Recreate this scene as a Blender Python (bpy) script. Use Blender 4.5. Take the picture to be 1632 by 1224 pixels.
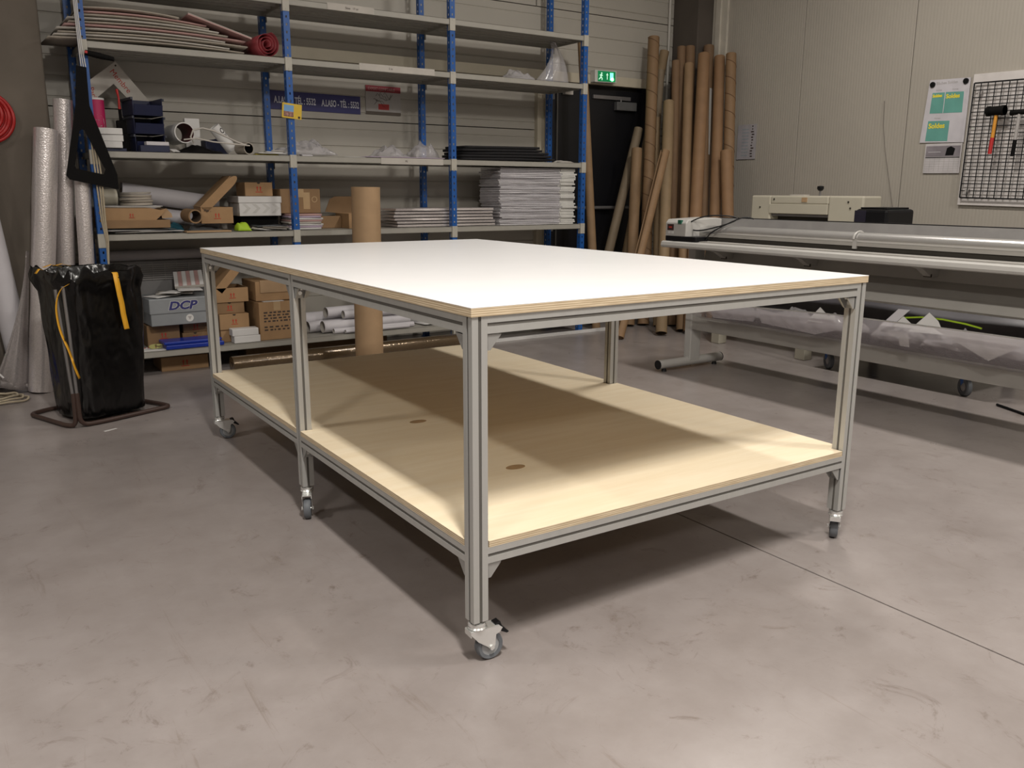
import bpy, math, random
from mathutils import Vector, Matrix, Euler
for o in list(bpy.data.objects): bpy.data.objects.remove(o)
scn = bpy.context.scene
col = scn.collection
R = math.radians
random.seed(7)

# ------------------------------------------------------------------ camera
cd = bpy.data.cameras.new('camera'); cam = bpy.data.objects.new('camera', cd); col.objects.link(cam)
yaw, pit, rol = 0.582286, 0.221411, 0.003389
f = Vector((math.sin(yaw)*math.cos(pit), math.cos(yaw)*math.cos(pit), -math.sin(pit)))
r = Vector((math.cos(yaw), -math.sin(yaw), 0)); u = r.cross(f)
r2 = r*math.cos(rol)+u*math.sin(rol); u2 = -r*math.sin(rol)+u*math.cos(rol)
mw = Matrix((( r2.x, u2.x, -f.x, -1.05717), (r2.y, u2.y, -f.y, -1.78717), (r2.z, u2.z, -f.z, 1.24520), (0,0,0,1)))
cam.matrix_world = mw
cd.sensor_fit = 'HORIZONTAL'; cd.sensor_width = 36; cd.lens = 1369.73/1632*36; cd.clip_start = .05
scn.camera = cam

# ------------------------------------------------------------------ world, lamps, exposure
w = bpy.data.worlds.new('world'); scn.world = w; w.use_nodes = True
bg = w.node_tree.nodes['Background']; bg.inputs[0].default_value = (1, .95, .9, 1); bg.inputs[1].default_value = .02
vs = scn.view_settings
vs.view_transform = 'Standard'; vs.look = 'None'; vs.gamma = 1; vs.use_curve_mapping = False
vs.exposure = 0.22
LAMPS = [(-3.1, 1.65, 42), (-3.1, -1.6, 42), (-.48, -1.5, 150), (3.3, 1.65, 62), (3.3, -2.1, 88), (-.48, -4.9, 55), (3.3, -5.2, 48)]
for i, (lx, ly, p) in enumerate(LAMPS):
    ld = bpy.data.lights.new('ceiling_lamp', 'AREA'); ld.shape = 'RECTANGLE'; ld.size = .24; ld.size_y = .7
    ld.energy = p; ld.color = (1, .945, .87)
    lo = bpy.data.objects.new('ceiling_lamp', ld); lo.location = (lx, ly, 4.0); col.objects.link(lo)

# ------------------------------------------------------------------ mesh helpers
class M:
    def __init__(s): s.v = []; s.f = []; s.m = []; s.cur = 0
    def add(s, vs, fs):
        b = len(s.v); s.v += [tuple(p) for p in vs]
        for q in fs: s.f.append([b+i for i in q]); s.m.append(s.cur)
        return s
    def box(s, x0, x1, y0, y1, z0, z1, mx=None):
        P = [Vector(p) for p in ((x0,y0,z0),(x1,y0,z0),(x1,y1,z0),(x0,y1,z0),(x0,y0,z1),(x1,y0,z1),(x1,y1,z1),(x0,y1,z1))]
        if mx: P = [mx @ p for p in P]
        return s.add(P, [(0,3,2,1),(4,5,6,7),(0,1,5,4),(1,2,6,5),(2,3,7,6),(3,0,4,7)])
    def cyl(s, p0, p1, r0, r1=None, n=16, cap=True):
        return s.sweep([p0, p1], r0 if r1 is None else (r0, r1), n, cap)
    def sweep(s, path, rad, n=8, cap=True, closed=False):
        P = [Vector(p) for p in path]; k = len(P)
        rs = list(rad) if isinstance(rad, (tuple, list)) else [rad]*k
        T = []
        for i in range(k):
            a = P[(i-1) % k] if (closed or i > 0) else P[i]; b = P[(i+1) % k] if (closed or i < k-1) else P[i]
            d = b-a; T.append(d.normalized() if d.length > 1e-9 else Vector((0,0,1)))
        ref = Vector((0,0,1)) if abs(T[0].z) < .9 else Vector((1,0,0))
        nrm = (ref - T[0]*ref.dot(T[0])).normalized(); vs = []
        for i in range(k):
            nrm = (nrm - T[i]*nrm.dot(T[i])).normalized(); bi = T[i].cross(nrm)
            for j in range(n):
                a = 2*math.pi*j/n; vs.append(P[i] + (nrm*math.cos(a)+bi*math.sin(a))*rs[i])
        fs = []
        for i in range(k if closed else k-1):
            for j in range(n):
                a, b = i*n+j, i*n+(j+1) % n; c, d = ((i+1) % k)*n+(j+1) % n, ((i+1) % k)*n+j
                fs.append((a, b, c, d))
        if cap and not closed: fs += [tuple(range(n-1, -1, -1)), tuple((k-1)*n+j for j in range(n))]
        return s.add(vs, fs)
    def pipe(s, p0, p1, ro, ri, n=24, seg=1):
        p0, p1 = Vector(p0), Vector(p1); t = (p1-p0).normalized()
        ref = Vector((0,0,1)) if abs(t.z) < .9 else Vector((1,0,0))
        a = (ref-t*ref.dot(t)).normalized(); b = t.cross(a); vs = []
        for rr in (ro, ri):
            for q in (p0, p1):
                for j in range(n):
                    an = 2*math.pi*j/n; vs.append(q+(a*math.cos(an)+b*math.sin(an))*rr)
        fs = []
        for j in range(n):
            k = (j+1) % n
            fs += [(j,k,n+k,n+j), (2*n+k,2*n+j,3*n+j,3*n+k), (k,j,2*n+j,2*n+k), (n+j,n+k,3*n+k,3*n+j)]
        return s.add(vs, fs)
    def lathe(s, prof, n=24, mx=None):
        vs = []; k = len(prof)
        for (rr, z) in prof:
            for j in range(n):
                a = 2*math.pi*j/n; p = Vector((rr*math.cos(a), rr*math.sin(a), z)); vs.append(mx @ p if mx else p)
        fs = [(i*n+j, i*n+(j+1) % n, (i+1)*n+(j+1) % n, (i+1)*n+j) for i in range(k-1) for j in range(n)]
        return s.add(vs, fs)
    def prism(s, poly, h, mx=None, z0=0):
        n = len(poly); vs = [Vector((x, y, z0)) for x, y in poly]+[Vector((x, y, z0+h)) for x, y in poly]
        if mx: vs = [mx @ p for p in vs]
        return s.add(vs, [tuple(range(n-1, -1, -1)), tuple(range(n, 2*n))]+[(i, (i+1) % n, n+(i+1) % n, n+i) for i in range(n)])
    def grid(s, fn, nu, nv):
        vs = [fn(i/nu, j/nv) for j in range(nv+1) for i in range(nu+1)]
        return s.add(vs, [(j*(nu+1)+i, j*(nu+1)+i+1, (j+1)*(nu+1)+i+1, (j+1)*(nu+1)+i) for j in range(nv) for i in range(nu)])
    def mesh(s, name, mats, smooth=None):
        me = bpy.data.meshes.new(name); me.from_pydata(s.v, [], s.f)
        for q in (mats if isinstance(mats, (list, tuple)) else [mats]): me.materials.append(q)
        me.polygons.foreach_set('material_index', s.m); me.update()
        import bmesh
        bm = bmesh.new(); bm.from_mesh(me); bmesh.ops.recalc_face_normals(bm, faces=bm.faces); bm.to_mesh(me); bm.free()
        if smooth is not None:
            me.polygons.foreach_set('use_smooth', [True]*len(me.polygons)); me.set_sharp_from_angle(angle=R(smooth))
        return me
    def obj(s, name, mats, parent=None, smooth=None, bevel=0, solid=0, loc=None, rot=None):
        return link(name, s.mesh(name, mats, smooth), parent, bevel, solid, loc, rot)

def link(name, me, parent=None, bevel=0, solid=0, loc=None, rot=None):
    o = bpy.data.objects.new(name, me); col.objects.link(o); o.parent = parent
    if loc: o.location = loc
    if rot: o.rotation_euler = rot
    if solid:
        q = o.modifiers.new('solid', 'SOLIDIFY'); q.thickness = solid; q.offset = 0
    if bevel:
        q = o.modifiers.new('bevel', 'BEVEL'); q.width = bevel; q.segments = 2; q.limit_method = 'ANGLE'; q.angle_limit = R(40)
    return o
def tag(o, label, cat, group=None):
    o['label'] = label; o['category'] = cat
    if group: o['group'] = group
    return o
def struct(o): o['kind'] = 'structure'; return o
def thing(name, label, cat, loc=(0,0,0), rot=0, group=None):
    o = bpy.data.objects.new(name, None); o.empty_display_size = .05; col.objects.link(o); o.location = loc
    o.rotation_euler = rot if isinstance(rot, (tuple, list)) else (0,0,rot)
    return tag(o, label, cat, group)
def copy_tree(o, parent=None, loc=None, rz=None, label=None):
    c = o.copy(); col.objects.link(c); c.parent = parent
    if loc: c.location = loc
    if rz is not None: c.rotation_euler = (0,0,rz)
    if label: c['label'] = label
    for ch in o.children: copy_tree(ch, c)
    return c
def text(s, size, mx, depth=.0006, bold=0., shear=0., ax='LEFT', sx=1.):
    cu = bpy.data.curves.new('text', 'FONT'); cu.body = s; cu.size = size; cu.extrude = depth/2; cu.align_x = ax; cu.offset = bold; cu.shear = shear
    cu.resolution_u = 3
    ob = bpy.data.objects.new('text', cu); col.objects.link(ob)
    dg = bpy.context.evaluated_depsgraph_get(); me = bpy.data.meshes.new_from_object(ob.evaluated_get(dg))
    out = M(); out.add([mx @ Vector((v.co.x*sx, v.co.y, v.co.z)) for v in me.vertices], [tuple(p.vertices) for p in me.polygons])
    bpy.data.objects.remove(ob); bpy.data.curves.remove(cu); bpy.data.meshes.remove(me)
    return out
# frame for flat print: x right, y up, z towards viewer. front = facing -Y ; west = facing -X
def FR(x, y, z): return Matrix(((1,0,0,x),(0,0,-1,y),(0,1,0,z),(0,0,0,1)))
def WE(x, y, z): return Matrix(((0,0,-1,x),(-1,0,0,y),(0,1,0,z),(0,0,0,1)))

# ------------------------------------------------------------------ materials
def base(name):
    m = bpy.data.materials.new(name); m.use_nodes = True; nt = m.node_tree
    return m, nt, nt.nodes['Principled BSDF'], nt.nodes['Material Output']
def nd(nt, t, **k):
    n = nt.nodes.new(t)
    for a, b in k.items():
        if a in n.inputs: n.inputs[a].default_value = b
        else: setattr(n, a, b)
    return n
def pm(name, c, rough=.6, metal=0., var=.08, scale=9., bump=0., bscale=80., stretch=(1,1,1), spec=.5, bdist=.002):
    m, nt, b, out = base(name); L = nt.links.new
    tc = nd(nt, 'ShaderNodeTexCoord'); mp = nd(nt, 'ShaderNodeMapping'); mp.inputs['Scale'].default_value = stretch
    L(tc.outputs['Object'], mp.inputs['Vector'])
    nz = nd(nt, 'ShaderNodeTexNoise', Scale=scale, Detail=4.); L(mp.outputs[0], nz.inputs['Vector'])
    rp = nd(nt, 'ShaderNodeValToRGB'); e = rp.color_ramp.elements
    e[0].position = .3; e[1].position = .7
    e[0].color = [max(0, x*(1-var)) for x in c[:3]]+[1]; e[1].color = [min(1, x*(1+var)) for x in c[:3]]+[1]
    L(nz.outputs['Fac'], rp.inputs[0]); L(rp.outputs[0], b.inputs['Base Color'])
    b.inputs['Roughness'].default_value = rough; b.inputs['Metallic'].default_value = metal; b.inputs['Specular IOR Level'].default_value = spec
    if bump:
        n2 = nd(nt, 'ShaderNodeTexNoise', Scale=bscale, Detail=3.); L(mp.outputs[0], n2.inputs['Vector'])
        bp = nd(nt, 'ShaderNodeBump', Strength=bump, Distance=bdist); L(n2.outputs['Fac'], bp.inputs['Height']); L(bp.outputs[0], b.inputs['Normal'])
    return m
def film(name, c, clear, rough=.15, bump=.3, bscale=12.):
    m = pm(name, c, rough, 0, .05, 6, bump, bscale, bdist=.01); nt = m.node_tree; L = nt.links.new
    b = nt.nodes['Principled BSDF']; out = nt.nodes['Material Output']
    t = nd(nt, 'ShaderNodeBsdfTransparent'); mx = nd(nt, 'ShaderNodeMixShader'); mx.inputs[0].default_value = clear
    L(b.outputs[0], mx.inputs[1]); L(t.outputs[0], mx.inputs[2]); L(mx.outputs[0], out.inputs[0])
    return m
def bubble(name, c, clear=0., rough=.28, metal=.5):
    m, nt, b, out = base(name); L = nt.links.new
    tc = nd(nt, 'ShaderNodeTexCoord'); vo = nd(nt, 'ShaderNodeTexVoronoi', Scale=110.); L(tc.outputs['Object'], vo.inputs['Vector'])
    bp = nd(nt, 'ShaderNodeBump', Strength=.22, Distance=.004); L(vo.outputs['Distance'], bp.inputs['Height']); L(bp.outputs[0], b.inputs['Normal'])
    rp = nd(nt, 'ShaderNodeValToRGB'); e = rp.color_ramp.elements; e[0].color = [min(1, x*1.08) for x in c]+[1]; e[1].color = [x*.86 for x in c]+[1]
    L(vo.outputs['Distance'], rp.inputs[0]); L(rp.outputs[0], b.inputs['Base Color']); b.inputs['Roughness'].default_value = rough
    b.inputs['Metallic'].default_value = metal; b.inputs['Coat Weight'].default_value = .5; b.inputs['Coat Roughness'].default_value = .2
    if clear:
        t = nd(nt, 'ShaderNodeBsdfTransparent'); mx = nd(nt, 'ShaderNodeMixShader'); mx.inputs[0].default_value = clear
        L(b.outputs[0], mx.inputs[1]); L(t.outputs[0], mx.inputs[2]); L(mx.outputs[0], out.inputs[0])
    return m
def emis(name, c, s):
    m, nt, b, out = base(name); b.inputs['Base Color'].default_value = c+(1,); b.inputs['Emission Color'].default_value = c+(1,); b.inputs['Emission Strength'].default_value = s
    return m
def floor_mat():
    m, nt, b, out = base('polished_concrete'); L = nt.links.new
    tc = nd(nt, 'ShaderNodeTexCoord')
    def noise(sc, det=4., rg=.55, dist=0., st=None):
        n = nd(nt, 'ShaderNodeTexNoise', Scale=sc, Detail=det, Roughness=rg, Distortion=dist)
        if st:
            mp = nd(nt, 'ShaderNodeMapping'); mp.inputs['Scale'].default_value = st; mp.inputs['Rotation'].default_value = (0,0,.6)
            L(tc.outputs['Object'], mp.inputs[0]); L(mp.outputs[0], n.inputs['Vector'])
        else: L(tc.outputs['Object'], n.inputs['Vector'])
        return n.outputs['Fac']
    def ramp(src, a, b_, ca, cb):
        q = nd(nt, 'ShaderNodeValToRGB'); e = q.color_ramp.elements; e[0].position = a; e[1].position = b_; e[0].color = ca; e[1].color = cb
        L(src, q.inputs[0]); return q.outputs[0]
    def mul(a, b_):
        q = nd(nt, 'ShaderNodeMixRGB', blend_type='MULTIPLY'); q.inputs[0].default_value = 1; L(a, q.inputs[1]); L(b_, q.inputs[2]); return q.outputs[0]
    c = ramp(noise(1.1, 5., .6, .4), .28, .74, (.248,.219,.210,1), (.325,.292,.283,1))
    c = mul(c, ramp(noise(4.5, 6., .7), .3, .62, (.86,.845,.83,1), (1,1,1,1)))
    c = mul(c, ramp(noise(3.2, 8., .8, 1.), .60, .72, (1,1,1,1), (.74,.70,.66,1)))
    c = mul(c, ramp(noise(5.0, 10., .80, 1.6), .575, .66, (1,1,1,1), (.70,.66,.63,1)))
    c = mul(c, ramp(noise(2.2, 9., .8, .8, (9, .8, 1)), .59, .67, (1,1,1,1), (.85,.82,.79,1)))
    c = mul(c, ramp(noise(30., 3., .6), .68, .76, (1,1,1,1), (.86,.83,.80,1)))
    L(c, b.inputs['Base Color'])
    L(ramp(noise(2.5, 5.), .3, .7, (.27,.27,.27,1), (.36,.36,.36,1)), b.inputs['Roughness'])
    b.inputs['Specular IOR Level'].default_value = .5
    bp = nd(nt, 'ShaderNodeBump', Strength=.06, Distance=.004); L(noise(14., 4.), bp.inputs['Height']); L(bp.outputs[0], b.inputs['Normal'])
    return m
def ply_mat():
    m, nt, b, out = base('birch_plywood_face'); L = nt.links.new
    tc = nd(nt, 'ShaderNodeTexCoord'); mp = nd(nt, 'ShaderNodeMapping'); mp.inputs['Scale'].default_value = (.8, 9, 9)
    L(tc.outputs['Object'], mp.inputs[0])
    nz = nd(nt, 'ShaderNodeTexNoise', Scale=2.2, Detail=8., Roughness=.65, Distortion=.6); L(mp.outputs[0], nz.inputs['Vector'])
    rp = nd(nt, 'ShaderNodeValToRGB'); e = rp.color_ramp.elements; e[0].position = .25; e[1].position = .75
    e[0].color = (.77,.65,.455,1); e[1].color = (.86,.765,.59,1)
    L(nz.outputs['Fac'], rp.inputs[0]); L(rp.outputs[0], b.inputs['Base Color']); b.inputs['Roughness'].default_value = .5
    return m
def plyedge_mat(th):
    m, nt, b, out = base('plywood_edge'); L = nt.links.new
    tc = nd(nt, 'ShaderNodeTexCoord'); sp = nd(nt, 'ShaderNodeSeparateXYZ'); L(tc.outputs['Object'], sp.inputs[0])
    mm = nd(nt, 'ShaderNodeMath', operation='MULTIPLY'); mm.inputs[1].default_value = 2*math.pi/.0056; L(sp.outputs['Z'], mm.inputs[0])
    sn = nd(nt, 'ShaderNodeMath', operation='SINE'); L(mm.outputs[0], sn.inputs[0])
    mp = nd(nt, 'ShaderNodeMapping'); mp.inputs['Scale'].default_value = (14, 14, 260); L(tc.outputs['Object'], mp.inputs[0])
    nz = nd(nt, 'ShaderNodeTexNoise', Scale=1., Detail=3.); L(mp.outputs[0], nz.inputs['Vector'])
    ad = nd(nt, 'ShaderNodeMath', operation='MULTIPLY_ADD'); ad.inputs[1].default_value = .28; L(sn.outputs[0], ad.inputs[0]); L(nz.outputs['Fac'], ad.inputs[2])
    rp = nd(nt, 'ShaderNodeValToRGB'); e = rp.color_ramp.elements; e[0].position = .25; e[1].position = .8
    e[0].color = (.42,.32,.20,1); e[1].color = (.72,.60,.43,1)
    L(ad.outputs[0], rp.inputs[0]); L(rp.outputs[0], b.inputs['Base Color']); b.inputs['Roughness'].default_value = .65
    return m
def rib_mat(name, c, axis, pitch, depth=.0015, var=.04):
    m = pm(name, c, .45, 0, var, 1.3); nt = m.node_tree; L = nt.links.new; b = nt.nodes['Principled BSDF']
    tc = nd(nt, 'ShaderNodeTexCoord'); sp = nd(nt, 'ShaderNodeSeparateXYZ'); L(tc.outputs['Object'], sp.inputs[0])
    mm = nd(nt, 'ShaderNodeMath', operation='MULTIPLY'); mm.inputs[1].default_value = 2*math.pi/pitch; L(sp.outputs[axis], mm.inputs[0])
    sn = nd(nt, 'ShaderNodeMath', operation='SINE'); L(mm.outputs[0], sn.inputs[0])
    bp = nd(nt, 'ShaderNodeBump', Strength=.35, Distance=depth); L(sn.outputs[0], bp.inputs['Height']); L(bp.outputs[0], b.inputs['Normal'])
    return m
def spiral_mat():
    m = pm('kraft_spiral', (.36,.215,.105), .7, 0, .12, 12); nt = m.node_tree; L = nt.links.new; b = nt.nodes['Principled BSDF']
    return m

FLOOR = floor_mat(); PLY = ply_mat(); PLYE = plyedge_mat(.02)
LAM = pm('white_laminate', (.93,.93,.94), .32, 0, .01)
ALU = pm('anodised_aluminium', (.49,.49,.475), .42, .45, .03, 40, stretch=(1,1,.05))
SLOT = pm('profile_slot_cover', (.105,.098,.088), .6)
ZINC = pm('bright_zinc', (.80,.81,.80), .25, .75, .05)
CAST = pm('cast_zinc_bracket', (.42,.42,.41), .45, .6, .06)
RUB = pm('grey_rubber', (.125,.135,.15), .6)
HUB = pm('grey_hub', (.33,.34,.35), .5)
BLK = pm('black_plastic', (.005,.005,.006), .4, spec=.3)
BLKM = pm('black_matt', (.0035,.003,.003), .75, spec=.15)
BLUE = pm('blue_steel', (.010,.085,.32), .38, 0, .05)
GREY = pm('grey_beige_steel', (.33,.315,.28), .42, 0, .04)
CLIP = pm('pale_bracket', (.42,.40,.35), .45)
WALLB = pm('back_wall_panel', (.42,.395,.35), .5, 0, .03, 1.5)
WALLR = rib_mat('ribbed_wall_panel', (.385,.355,.31), 'Y', .0265, .0008)
CONC = pm('concrete_pillar', (.125,.105,.085), .85, 0, .13, 3.5, .25, 45)
CONC2 = pm('dark_concrete_pillar', (.085,.070,.058), .85, 0, .1, 3.5, .2, 45)
CREAM = pm('cream_paint', (.52,.47,.37), .5, 0, .03)
PLAIN = pm('plain_wall', (.46,.44,.41), .7, 0, .03, 1.)
CEIL = pm('ceiling_sheet', (.60,.58,.55), .7, 0, .02, 1.)
DOOR = pm('dark_navy_door', (.003,.003,.005), .45, 0, .1)
KRAFT = pm('kraft_card', (.33,.20,.098), .75, 0, .07, 10, .05, 150)
KRAFT2 = pm('pale_kraft_card', (.38,.25,.14), .75, 0, .07, 10)
KRAFT3 = pm('brown_kraft_card', (.24,.145,.072), .8, 0, .08, 10)
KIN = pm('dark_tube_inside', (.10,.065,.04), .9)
SEAM = pm('spiral_seam', (.13,.07,.035), .8)
TAPE = pm('box_tape', (.42,.29,.16), .3)
REDP = pm('red_print', (.42,.035,.02), .7)
INK = pm('dark_print', (.05,.035,.03), .8)
WHT = pm('white_paper', (.60,.59,.58), .7, 0, .03)
WHT2 = pm('off_white_board', (.47,.44,.40), .7, 0, .06)
CREAMB = pm('cream_board', (.36,.32,.27), .7, 0, .06)
PINKB = pm('pink_board', (.44,.27,.255), .6, 0, .08)
FOAM = pm('white_foam', (.53,.51,.535), .6, 0, .03)
PLAS = bubble('bubble_wrap', (.66,.61,.60), 0, .30)
PLASF = bubble('bubble_wrap_sheet', (.46,.42,.41), .4)
BRONZE = bubble('bronze_bubble_wrap', (.13,.088,.048), 0, .2)
CLEAR = film('clear_film', (.62,.60,.62), .68)
HAZE = film('milky_film', (.66,.62,.655), .58, .22, .5, 14)
BAG = pm('black_bin_bag', (.0018,.0018,.002), .24, 0, .2, 6, .9, 7., stretch=(1,1,.45), spec=.55, bdist=.03)
YEL = pm('yellow_strap', (.72,.36,.02), .5)
BROWN = pm('brown_tube_paint', (.05,.028,.022), .45)
STEELT = pm('grey_tube', (.22,.21,.21), .35, .5)
MACH = pm('cream_machine', (.47,.44,.36), .45, 0, .04, 4)
TRIMG = pm('grey_machine_paint', (.37,.355,.33), .45, 0, .04)
TRIML = pm('pale_machine_paint', (.44,.43,.41), .4, 0, .03)
SILV = pm('brushed_aluminium', (.62,.61,.60), .28, .7, .03, 30, stretch=(30,.3,30))
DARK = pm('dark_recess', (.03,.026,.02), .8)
RED = pm('red_hose', (.34,.008,.008), .45)
MAG = pm('magenta_card', (.40,.010,.085), .5)
NAVY = pm('navy_vinyl', (.028,.028,.14), .5)
LET = pm('pale_lettering', (.66,.68,.76), .6)
BLUEP = pm('blue_folder', (.012,.035,.30), .3)
BLUED = pm('dark_blue_bin', (.005,.009,.042), .45)
MAROON = pm('maroon_inside', (.10,.012,.02), .6)
TEAL = pm('teal_print', (.12,.33,.285), .6)
YPR = pm('yellow_print', (.80,.66,.04), .6)
ROPE = pm('cream_rope', (.40,.34,.245), .8, 0, .1, 60, .3, 120)
LIME = pm('hi_vis_yellow', (.34,.52,.02), .6)
MAUVE = pm('mauve_paper', (.42,.34,.44), .7)
GREYP = pm('grey_print', (.36,.34,.33), .7)
DGREY = pm('dark_grey_film', (.10,.105,.11), .3, 0, .2, 5)
TEALB = pm('teal_cloth', (.02,.12,.17), .8)
ORNG = pm('orange_handle', (.62,.27,.03), .5)
REDH = pm('red_handle', (.45,.02,.02), .5)
SILG = pm('silver_card', (.27,.285,.30), .4, .2, .06)

# ------------------------------------------------------------------ setting
fl = struct(M().box(-8, 5.7, -8.2, 5.1, -.2, -.02).obj('floor', DARK))
JX = 1.254
for x0, x1 in ((-8, JX-.0035), (JX+.0035, 5.7)):
    M().box(x0, x1, -8.2, 5.1, -.02, 0).obj('slab', FLOOR, fl)
M().box(JX-.0035, JX+.0035, -8.2, 5.1, -.02, -.006).obj('joint_filler', SLOT, fl)
struct(M().box(-8, 5.7, -8.2, 5.1, 4.25, 4.35).obj('ceiling', CEIL))
struct(M().box(-8.2, -8, -8.2, 5.1, 0, 4.3).obj('wall_left', PLAIN))
struct(M().box(-8, 5.7, -8.4, -8.2, 0, 4.3).obj('wall_front', PLAIN))
# back wall of horizontal cladding panels, with the door opening
wb = struct(M().box(-8, 5.7, 5.0, 5.12, 0, 4.3).obj('wall_back', DARK))
DX0, DX1, DZ = 3.73, 4.90, 2.225
def hpanel(x0, x1, z0, z1):
    m = M(); prof = [(5.0, z0+.004)]; y = 4.95
    zz = z0+.004; prof.append((y, zz)); k = 8; st = (1.058)/k
    base0 = -.327 + 1.058*round((z0+.327)/1.058-.49)
    for i in range(1, 40):
        g = math.floor(z0/st)*st + i*st
        if g < z0+.02 or g > z1-.02: continue
        dep = .007 if i % 2 else .004
        prof += [(y, g-.007), (y+dep, g-.002), (y+dep, g+.002), (y, g+.007)]
    prof += [(y, z1-.004), (5.0, z1-.004)]
    n = len(prof)
    m.add([(x0, a, b) for a, b in prof]+[(x1, a, b) for a, b in prof], [tuple(range(n)), tuple(range(2*n-1, n-1, -1))]+[(i, i+1, n+i+1, n+i) for i in range(n-1)])
    m.obj('panel', WALLB, wb)
zs = [0, .731, 1.789, 2.847, 3.905, 4.25]
for a, b in zip(zs[:-1], zs[1:]):
    xs = [-7.99, -4.2, -.402, 3.6, 5.68]
    if b <= 2.3:
        for x0, x1 in ((-7.99, -4.2), (-4.19, -.40), (-.39, 3.62)): hpanel(x0, x1, a, b)
        hpanel(4.92, 5.5, a, b)
    elif a < 2.3:
        for x0, x1 in ((-7.99, -4.2), (-4.19, -.40), (-.39, 3.62)): hpanel(x0, x1, a, b)
        hpanel(3.62, 5.5, 2.31, b); hpanel(4.92, 5.5, a, 2.31)
    else:
        for x0, x1 in ((-7.99, -4.2), (-4.19, -.40), (-.39, 3.62), (3.63, 5.5)): hpanel(x0, x1, a, b)
struct(M().box(.3, 4.97, 4.905, 4.965, 2.225, 2.31).obj('trim_1', CREAM, None, bevel=.003))
struct(M().box(3.62, 3.73, 4.915, 5.0, 0, 2.225).box(3.615, 3.63, 4.90, 5.0, 0, 2.225).box(3.70, 3.732, 4.90, 5.0, 0, 2.225).obj('trim_2', CREAM))
struct(M().box(4.885, 4.95, 4.93, 5.0, 0, 2.225).obj('trim_3', DOOR))
# door
d = thing('door_1', None, None); del d['label'], d['category']; struct(d)
M().box(DX0, 3.86, 4.96, 4.995, .01, 2.225).obj('side_leaf', DOOR, d)
M().box(3.875, 4.885, 4.95, 4.99, .01, 2.19).obj('leaf', DOOR, d, bevel=.003)
M().box(3.861, 3.874, 4.94, 4.99, 0, 2.2).obj('edge_strip', pm('dull_steel_strip', (.10,.095,.09), .4, .5), d)
M().box(4.28, 4.74, 4.925, 4.95, 2.10, 2.135).obj('closer_rail', STEELT, d, bevel=.003)
M().box(4.55, 4.80, 4.90, 4.95, 2.005, 2.085).obj('closer_body', pm('closer_grey', (.10,.10,.10), .5), d, bevel=.006)
M().cyl((4.62, 4.93, 2.08), (4.62, 4.93, 2.11), .008).obj('closer_pivot', STEELT, d)
M().cyl((3.95, 4.90, 1.085), (4.75, 4.90, 1.085), .016).cyl((3.97, 4.90, 1.085), (3.97, 4.95, 1.085), .014).cyl((4.73, 4.90, 1.085), (4.73, 4.95, 1.085), .014).obj('push_bar', STEELT, d)
# pillars and right wall
struct(M().box(-1.45, -.398, 4.45, 4.95, 0, 4.25).obj('wall_pillar_left', CONC, bevel=.012))
struct(M().box(5.28, 5.56, 4.605, 4.95, 0, 4.25).obj('wall_pillar_right', CONC2, bevel=.01))
wr = struct(M().box(5.53, 5.7, -8.2, 5.1, 0, 4.3).obj('wall_right', DARK))
y = 4.58
while y > -8.2:
    M().box(5.5, 5.535, y-1.056, y-.002, 0, 4.25).obj('panel', WALLR, wr, bevel=.003); y -= 1.06
struct(M().box(5.475, 5.505, 4.42, 4.60, 0, 4.25).box(5.455, 5.48, 4.49, 4.55, 0, 4.25).obj('trim_4', pm('pale_trim', (.52,.485,.42), .5)))
p = M(); p.sweep([(5.215, 4.932, .02), (5.215, 4.932, 4.24)], .014, 10)
tag(p.obj('conduit', pm('white_pipe', (.48,.46,.42), .4), smooth=40), 'thin white vertical conduit beside the dark corner pillar', 'pipe')

# ------------------------------------------------------------------ the big rolling table
W, L_, H, T = 1.574, 2.593, .9675, .024
P = .045; I = .004
def profile(len_, axis):
    # square extrusion with one slot per face, centred on the axis, from 0 to len_
    h = P/2; s = .0045; dpt = .011
    poly = []
    for k in range(4):
        a = k*math.pi/2; c_, s_ = math.cos(a), math.sin(a)
        for (x, y_) in ((-h, -h), (-s, -h), (-s, -h+dpt), (s, -h+dpt), (s, -h)):
            poly.append((x*c_-y_*s_, x*s_+y_*c_))
    mx = {'z': Matrix.Identity(4), 'x': Matrix(((0,0,1,0),(1,0,0,0),(0,1,0,0),(0,0,0,1))), 'y': Matrix(((0,1,0,0),(0,0,1,0),(1,0,0,0),(0,0,0,1)))}[axis]
    return M().prism(poly, len_, mx)
def slotstrip(len_, axis):
    h = P/2; m = M(); a = .0044
    if axis == 'z':
        for sx, sy in ((1,0),(-1,0),(0,1),(0,-1)):
            if sx: m.box(min(sx*(h-.0105), sx*(h-.0022)), max(sx*(h-.0105), sx*(h-.0022)), -a, a, 0, len_)
            else: m.box(-a, a, min(sy*(h-.0105), sy*(h-.0022)), max(sy*(h-.0105), sy*(h-.0022)), 0, len_)
    elif axis == 'x':
        for s in (1,-1): m.box(0, len_, min(s*(h-.0105), s*(h-.0022)), max(s*(h-.0105), s*(h-.0022)), -a, a)
    else:
        for s in (1,-1): m.box(min(s*(h-.0105), s*(h-.0022)), max(s*(h-.0105), s*(h-.0022)), 0, len_, -a, a)
    return m
tb = thing('work_table', 'large white-topped rolling work table with aluminium frame and plywood shelf', 'table')
ZB = .1234; ZT = H-T; HS = .349; TS = .018; ZL = HS-TS-P/2
px = [I+P/2, W-I-P/2]; py = [I+P/2, 1.3115, L_-I-P/2]
def part(name, m, mats, parent, **k): return m.obj(name, mats, parent, **k)
def extr(name, ln, ax, loc):
    o = profile(ln, ax).obj(name, ALU, tb, loc=loc); slotstrip(ln, ax).obj('slot_strip', SLOT, o); return o
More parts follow.
